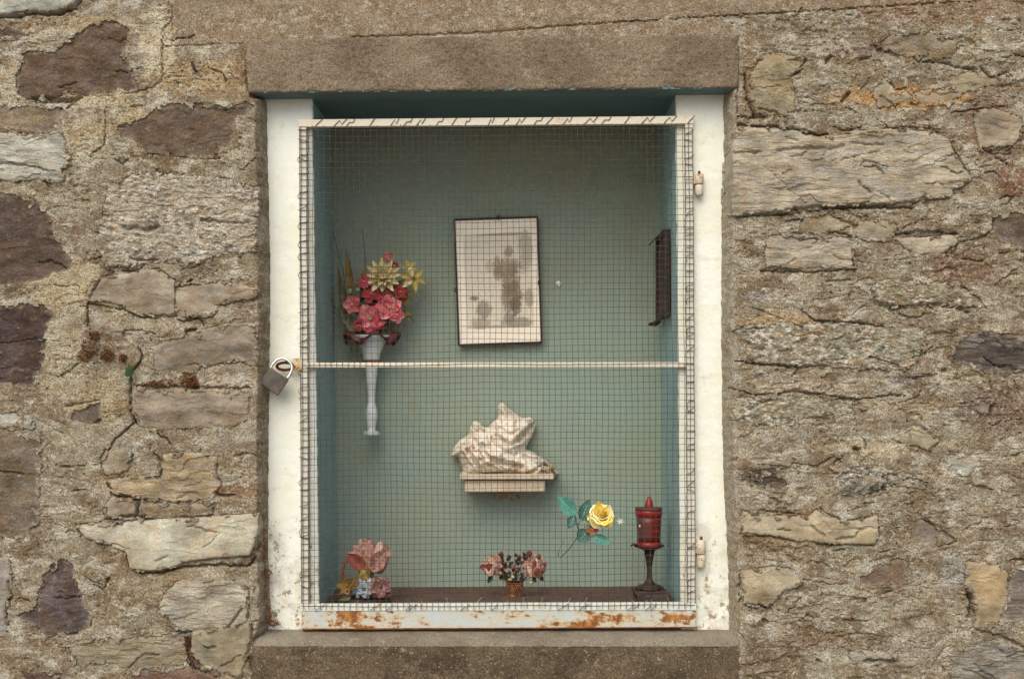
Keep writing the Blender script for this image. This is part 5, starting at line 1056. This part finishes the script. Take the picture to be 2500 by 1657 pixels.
# basket of ceramic roses
BC = lambda x, y: (1120 + x / 9.1, 1310 + y / 9.1)
yk = 0.225; bc = onfloor(BC(1240, 0)[0], yk)
bas = thing('flower_basket', bc, 'small gilt woven basket holding two ceramic roses, middle of the niche floor', 'basket')
gold = NT('gilt_weave', 0.5, 0.5); c = gold.mix(gold.rmp(gold.noise(120, 3), .42, .6), lin(158, 110, 56), lin(96, 52, 34)); gold.col(c)
kb = K(yk) / 9.1
MB().lathe(bc, [(150 * kb, 0), (160 * kb, 0.002), (165 * kb, 60 * kb), (180 * kb, 320 * kb), (170 * kb, 320 * kb), (155 * kb, 80 * kb)], 28).build('basket_wall', petmat('basket_inner', lin(96, 54, 36), lin(70, 40, 30)), bas, True)
wv = MB()
for k in range(22):
    a = 2 * math.pi * k / 22; p0 = bc + Vector((math.cos(a) * 166 * kb, math.sin(a) * 166 * kb, 70 * kb))
    for sg in (-1, 1):
        pts = [bc + Vector((math.cos(a + sg * t * .6) * (168 + 18 * t + 4) * kb, math.sin(a + sg * t * .6) * (168 + 18 * t + 4) * kb, (60 + 260 * t) * kb)) for t in (0, .25, .5, .75, 1)]; wv.tube(pts, 0.0009, 5)
for h_, rr in [(30, 168), (318, 190), (60, 170)]:
    wv.tube([bc + Vector((math.cos(a) * rr * kb, math.sin(a) * rr * kb, h_ * kb)) for a in [2 * math.pi * i / 28 for i in range(29)]], 0.0018, 6)
wv.build('weave', gold.m, bas, True)
cr1 = thing('ceramic_rose', P(*BC(760, 900), yk), 'left ceramic rose in the small basket, turned down with a red heart', 'flower', 'ceramic roses in the small basket')
CERW = petmat('ceramic_cream', lin(196, 172, 148), lin(150, 100, 86), 0.35, 140); CERR = petmat('ceramic_red', lin(136, 62, 56), lin(104, 44, 40), 0.35, 140)
b1_ = MB().ball(P(*BC(760, 760), yk - 0.014), 0.008, 10, 7).build('bloom', CERR, cr1, True)
petals(b1_, BC, yk - 0.016, [(760, 850, 680, 420, 20, CERW, 4), (790, 850, 850, 380, 22, CERW, 2), (760, 850, 560, 520, 18, CERW, 0), (800, 850, 900, 520, 18, DUST, -2), (740, 860, 540, 620, 14, CERR, -3), (750, 860, 740, 470, 22, CERW, -4), (700, 850, 660, 590, 20, CERR, -8), (690, 862, 800, 620, 8, PLE, -11), (690, 862, 585, 700, 6, PLE, -11)])
stem(cr1, [(*BC(780, 700), yk - 0.01), (*BC(950, 880), yk - 0.004), (*BC(1180, 1080), yk)], 0.0014, iron)
leaf(cr1, *BC(740, 850), *BC(650, 1030), 12, yk - 0.01, iron, 'leaf', 0.1, 0.3); leaf(cr1, *BC(880, 560), *BC(1000, 380), 12, yk - 0.01, iron, 'leaf', 0.1, 0.3)
leaf(cr1, *BC(620, 660), *BC(450, 690), 15, yk - 0.016, CERR, 'petal', 0.2, 0.4)
cr2 = thing('ceramic_rose', P(*BC(1600, 900), yk), 'right ceramic rose in the small basket, upright with a red fluted petal below', 'flower', 'ceramic roses in the small basket')
b2_ = MB().ball(P(*BC(1680, 760), yk - 0.014), 0.008, 10, 7).build('bloom', CERR, cr2, True)
petals(b2_, BC, yk - 0.016, [(1660, 900, 1550, 400, 18, CERW, 4), (1680, 900, 1680, 390, 22, CERW, 0), (1700, 900, 1850, 420, 20, CERW, 2), (1700, 900, 1935, 560, 18, DUST, 0), (1640, 880, 1445, 530, 16, CERW, -2), (1660, 880, 1630, 500, 18, DUST, -5), (1690, 880, 1745, 480, 15, PLE, -6), (1690, 860, 1690, 500, 8, CERR, -8), (1650, 880, 1520, 640, 9, PLE, -7)])
MB().ball(P(*BC(1735, 780), yk - 0.034), 11 * K(yk), 12, 8, (0.85, 0.5, 1.2)).build('fluted_petal', CERW, cr2, True)
MB().ball(P(*BC(1735, 775), yk - 0.037), 9 * K(yk), 12, 8, (0.85, 0.45, 1.15)).build('fluted_heart', CERR, cr2, True)
stem(cr2, [(*BC(1640, 760), yk - 0.01), (*BC(1500, 900), yk - 0.004), (*BC(1300, 1080), yk)], 0.0014, iron)
for p in [(1500, 520, 1430, 330), (1800, 860, 1880, 980), (1640, 900, 1720, 1010)]: leaf(cr2, *BC(p[0], p[1]), *BC(p[2], p[3]), 11, yk - 0.008, iron, 'leaf', 0.1, 0.3)
ber = thing('berry_sprig', P(*BC(1240, 960), yk), 'dark sprig of small red berries and buds in the middle of the basket', 'foliage')
for (x, y, r) in [(940, 370, 46), (945, 660, 36), (1080, 750, 50), (930, 810, 38), (1205, 655, 44), (1300, 750, 42), (1490, 845, 46), (1565, 370, 60), (1780, 430, 50), (1900, 570, 46), (1885, 745, 46), (1415, 520, 36), (1030, 560, 32), (1265, 480, 30)]:
    MB().ball(P(*BC(x, y), yk - 0.02), r * kb * random.uniform(0.95, 1.15), 9, 7, (1, 1, 1.1)).build('berry', random.choice([CERR, CERR, DUST]), ber, True)
    stem(ber, [(*BC(x, y), yk - 0.018), (*BC((x + 1240) / 2, (y + 1000) / 2 + 40), yk - 0.008), (*BC(1240, 1100), yk)], 0.0007, iron)
for k in range(60):
    x, y = random.uniform(880, 1580), random.uniform(440, 980); a = random.uniform(-2.6, -0.5)
    leaf(ber, *BC(x, y), *BC(x + 110 * math.cos(a), y + 110 * math.sin(a)), 10, yk - 0.006, random.choice([iron, GRN]), 'leaf', 0.2, 0.3)
for (x, y) in [(1610, 1010), (1140, 950), (1200, 890)]: MB().ball(P(*BC(x, y), yk - 0.02), 42 * kb, 8, 6, (1.1, .7, .8)).build('bud', petmat('cream_bud', lin(196, 186, 140), lin(170, 160, 120)), ber, True)

# ceramic flower group at lower left
DC = lambda x, y: (600 + x / 4.48, 1250 + y / 4.48)
yd = 0.14; kd = K(yd) / 4.48
cg = thing('ceramic_flower_group', onfloor(DC(1280, 0)[0], yd), 'dusty pink ceramic rose group with small flowers on a dark base, lower left niche corner', 'ornament')
mb = MB(); c0 = onfloor(DC(1285, 0)[0], yd)
mb.lathe(c0, [(300 * kd, 0), (315 * kd, 0.003), (290 * kd, 0.009), (200 * kd, 0.014), (60 * kd, 0.017)], 32, fr=lambda r, h_, a: (r * (1 + 0.05 * math.sin(5 * a)) * (1 - 0.25 * abs(math.sin(a))), h_))
mb.build('base', iron, cg, True)
bl = MB().ball(P(*DC(1385, 560), yd - 0.004), 0.012, 12, 8, (1, .8, 1.3)).build('rose', DUSTB, cg, True)
petals(bl, DC, yd - 0.006, [(1380, 600, 1240, 300, 30, DUST, 6), (1380, 600, 1330, 278, 30, DUSTM, 6), (1390, 600, 1530, 340, 28, DUSTM, 6), (1370, 610, 1185, 360, 30, DUST, 0), (1375, 610, 1300, 295, 38, DUST, -4), (1395, 610, 1468, 315, 17, PLE, -6), (1400, 610, 1550, 400, 26, DUST, -2), (1360, 620, 1105, 450, 24, DUST, -8), (1350, 640, 1168, 470, 11, PLE, -12), (1400, 630, 1605, 410, 15, DUST, -6), (1400, 650, 1530, 470, 30, DUSTM, -10), (1385, 655, 1345, 440, 42, PCH, -15), (1390, 600, 1490, 455, 10, PLE, -17)])
for (x0, y0, x1, y1, w_, mt) in [(1380, 640, 1560, 400, 40, DUST), (1300, 620, 1110, 450, 36, DUSTB), (1250, 600, 1340, 740, 26, OCH), (1330, 720, 1260, 620, 30, YEL)]:
    leaf(cg, *DC(x0, y0), *DC(x1, y1), w_, yd - 0.03, mt, 'petal', 0.4, 0.6)
stem(cg, [(*DC(1330, 600), yd), (*DC(1300, 760), yd), (*DC(1290, 930), yd)], 0.004, GRN)
stem(cg, [(*DC(1080, 900), yd), (*DC(1055, 700), yd), (*DC(1075, 560), yd), (*DC(1150, 480), yd)], 0.0035, DUSTB, 'handle')
BRN = petmat('bronze_petal', lin(140, 104, 56), lin(108, 76, 42), 0.4); MAU = petmat('mauve_petal', lin(156, 118, 116), lin(118, 80, 82), 0.4); BLW = petmat('blue_white_petal', lin(176, 182, 182), lin(140, 150, 158), 0.35); BLU = petmat('pale_blue_petal', lin(124, 146, 164), lin(160, 170, 176), 0.35)
flower(cg, *DC(1110, 800), yd - 0.035, 27, 6, [BRN, BRN, OCH], (-0.3, -1, 0.3), 0.2, 0.9, 0.5, 0.6, OCH, 0.16, 0.8, 0.7, 'small_lily', 'petal', 0.3, 0.08)
flower(cg, *DC(1470, 810), yd - 0.035, 28, 9, [MAU, DUST], (0.2, -1, 0.25), 0.1, 0.8, 0.6, 0.5, OCH, 0.2, 0.8, 0.5, 'small_aster', 'petal', 0.25, 0.08)
flower(cg, *DC(1455, 870), yd - 0.02, 26, 7, [MAU], (0.3, -1, -0.3), 0.3, 0.6, 0.5, 0.3, OCH, 0.12, 0.8, 0.6, 'small_aster')
for (x, y, r) in [(1290, 835, 24)]: flower(cg, *DC(x, y), yd - 0.04, r, 6, [BLW, BLW, BLU], (0, -1, 0.25), 0.1, 0.75, 0.6, 0.3, OCH, 0.2, 0.75, 0.5, 'daisy')
for (x, y) in [(1255, 760), (1350, 760), (1230, 900), (1330, 905), (1180, 850)]: MB().ball(P(*DC(x, y), yd - 0.034), 8.5 * K(yd), 9, 7, (0.8, 0.6, 1.1)).build('white_petal', BLW, cg, True)
leaf(cg, *DC(1150, 930), *DC(1010, 960), 12, yd - 0.045, OLV, 'leaf', 0.1, 0.4); leaf(cg, *DC(1380, 900), *DC(1590, 900), 18, yd - 0.03, DUSTB, 'leaf', 0.1, 0.4); leaf(cg, *DC(1200, 760), *DC(1010, 900), 20, yd - 0.02, DUSTB, 'leaf', 0.1, 0.4)
leaf(cg, *DC(1350, 700), *DC(1400, 640), 22, yd - 0.02, GRN, 'leaf', 0.1, 0.4); leaf(cg, *DC(1200, 820), *DC(1210, 690), 14, yd - 0.04, BRN, 'leaf', 0.1, 0.4)

# ------------------------------------------------------------------ small growth on the wall
def hw(px, py):
    i = min(len(ax_) - 1, int(np.searchsorted(ax_, px))); j = min(len(ay_) - 1, int(np.searchsorted(ay_, py))); return hm[j, i] * 0.001
DRY = petmat('dry_moss', lin(146, 98, 58), lin(106, 68, 40), 0.9, 300); DRYD = petmat('dark_dry_moss', lin(104, 62, 38), lin(78, 48, 32), 0.9, 300); LGR = petmat('wall_leaf', lin(64, 84, 48), lin(48, 66, 38))
def tuft(label, spots, n, sz=2.6, mt=DRY, name='moss_tuft', base=None):
    mb = MB()
    for k in range(n):
        cx, cy, rx, ry = random.choice(spots); a = random.uniform(0, 6.28); rr = math.sqrt(random.random())
        px, py = cx + rx * rr * math.cos(a), cy + ry * rr * math.sin(a)
        y0 = base if base is not None else -max(-0.004, hw(px, py))
        c = P(px, py, y0 - random.uniform(0.0, 0.010) * (1 - rr * 0.6)); s_ = random.uniform(0.6, 1.5) * sz * S
        d = Vector((random.uniform(-1, 1), random.uniform(-1, -0.1), random.uniform(-1, 1))).normalized()
        mb.petal(c, d, (random.uniform(-1, 1), -0.5, random.uniform(-1, 1)), s_ * 1.6, s_ * 1.2, 0.4, 0.5, 0.8, 0.7, 2, 3)
    return tag(mb.build(name, mt, None, False), label, 'moss')
tuft('dry orange moss tuft in the joint left of the padlock, larger patch by the crack', [(220, 845, 22, 22), (205, 868, 18, 14), (262, 868, 18, 14), (232, 820, 12, 12), (300, 873, 10, 10), (245, 850, 50, 26)], 1300, 2.1)
tuft('small dry orange moss tuft in the ledge directly left of the padlock', [(460, 925, 22, 18), (470, 935, 16, 12), (385, 938, 40, 8)], 520)
tuft('dark dry moss streak in the joint at the bottom of the left wall', [(470, 1590, 14, 34), (476, 1615, 20, 16), (458, 1570, 8, 20)], 420, 2.4, DRYD)
tuft('rust coloured moss growing along the foot of the left white jamb', [(643, 1325, 7, 50), (642, 1378, 10, 28), (650, 1400, 16, 12), (640, 1300, 6, 30), (648, 1450, 6, 40), (655, 1500, 12, 26), (668, 1520, 14, 8)], 1100, 2.3, DRY, base=0.035)
tuft('sparse rusty specks scattered on the left white jamb above its foot', [(668, 1350, 14, 26), (678, 1395, 10, 40), (662, 1290, 8, 24), (664, 1490, 14, 14), (675, 1330, 6, 10)], 110, 2.0, DRY, base=0.054)
lf = thing('wall_seedling', P(316, 915, -0.01), 'tiny green seedling growing out of the crack in the left wall', 'plant')
for (dx, dy) in [(-8, -22), (6, -26), (12, -14), (-12, -8), (0, -30)]: leaf(lf, 316, 918, 316 + dx, 918 + dy, 11, -0.014, LGR, 'leaf', 0.2, 0.3)
stem(lf, [(318, 940, -0.006), (317, 928, -0.012), (316, 916, -0.014)], 0.0008, LGR)
nl = MB().tube([P(470, 152, -0.004), P(472, 158, -0.016), P(476, 170, -0.016), P(482, 178, -0.012)], 0.0022, 7)
tag(nl.build('wall_hook', iron, None, True), 'small dark iron hook driven into the mortar left of the lintel', 'hook')
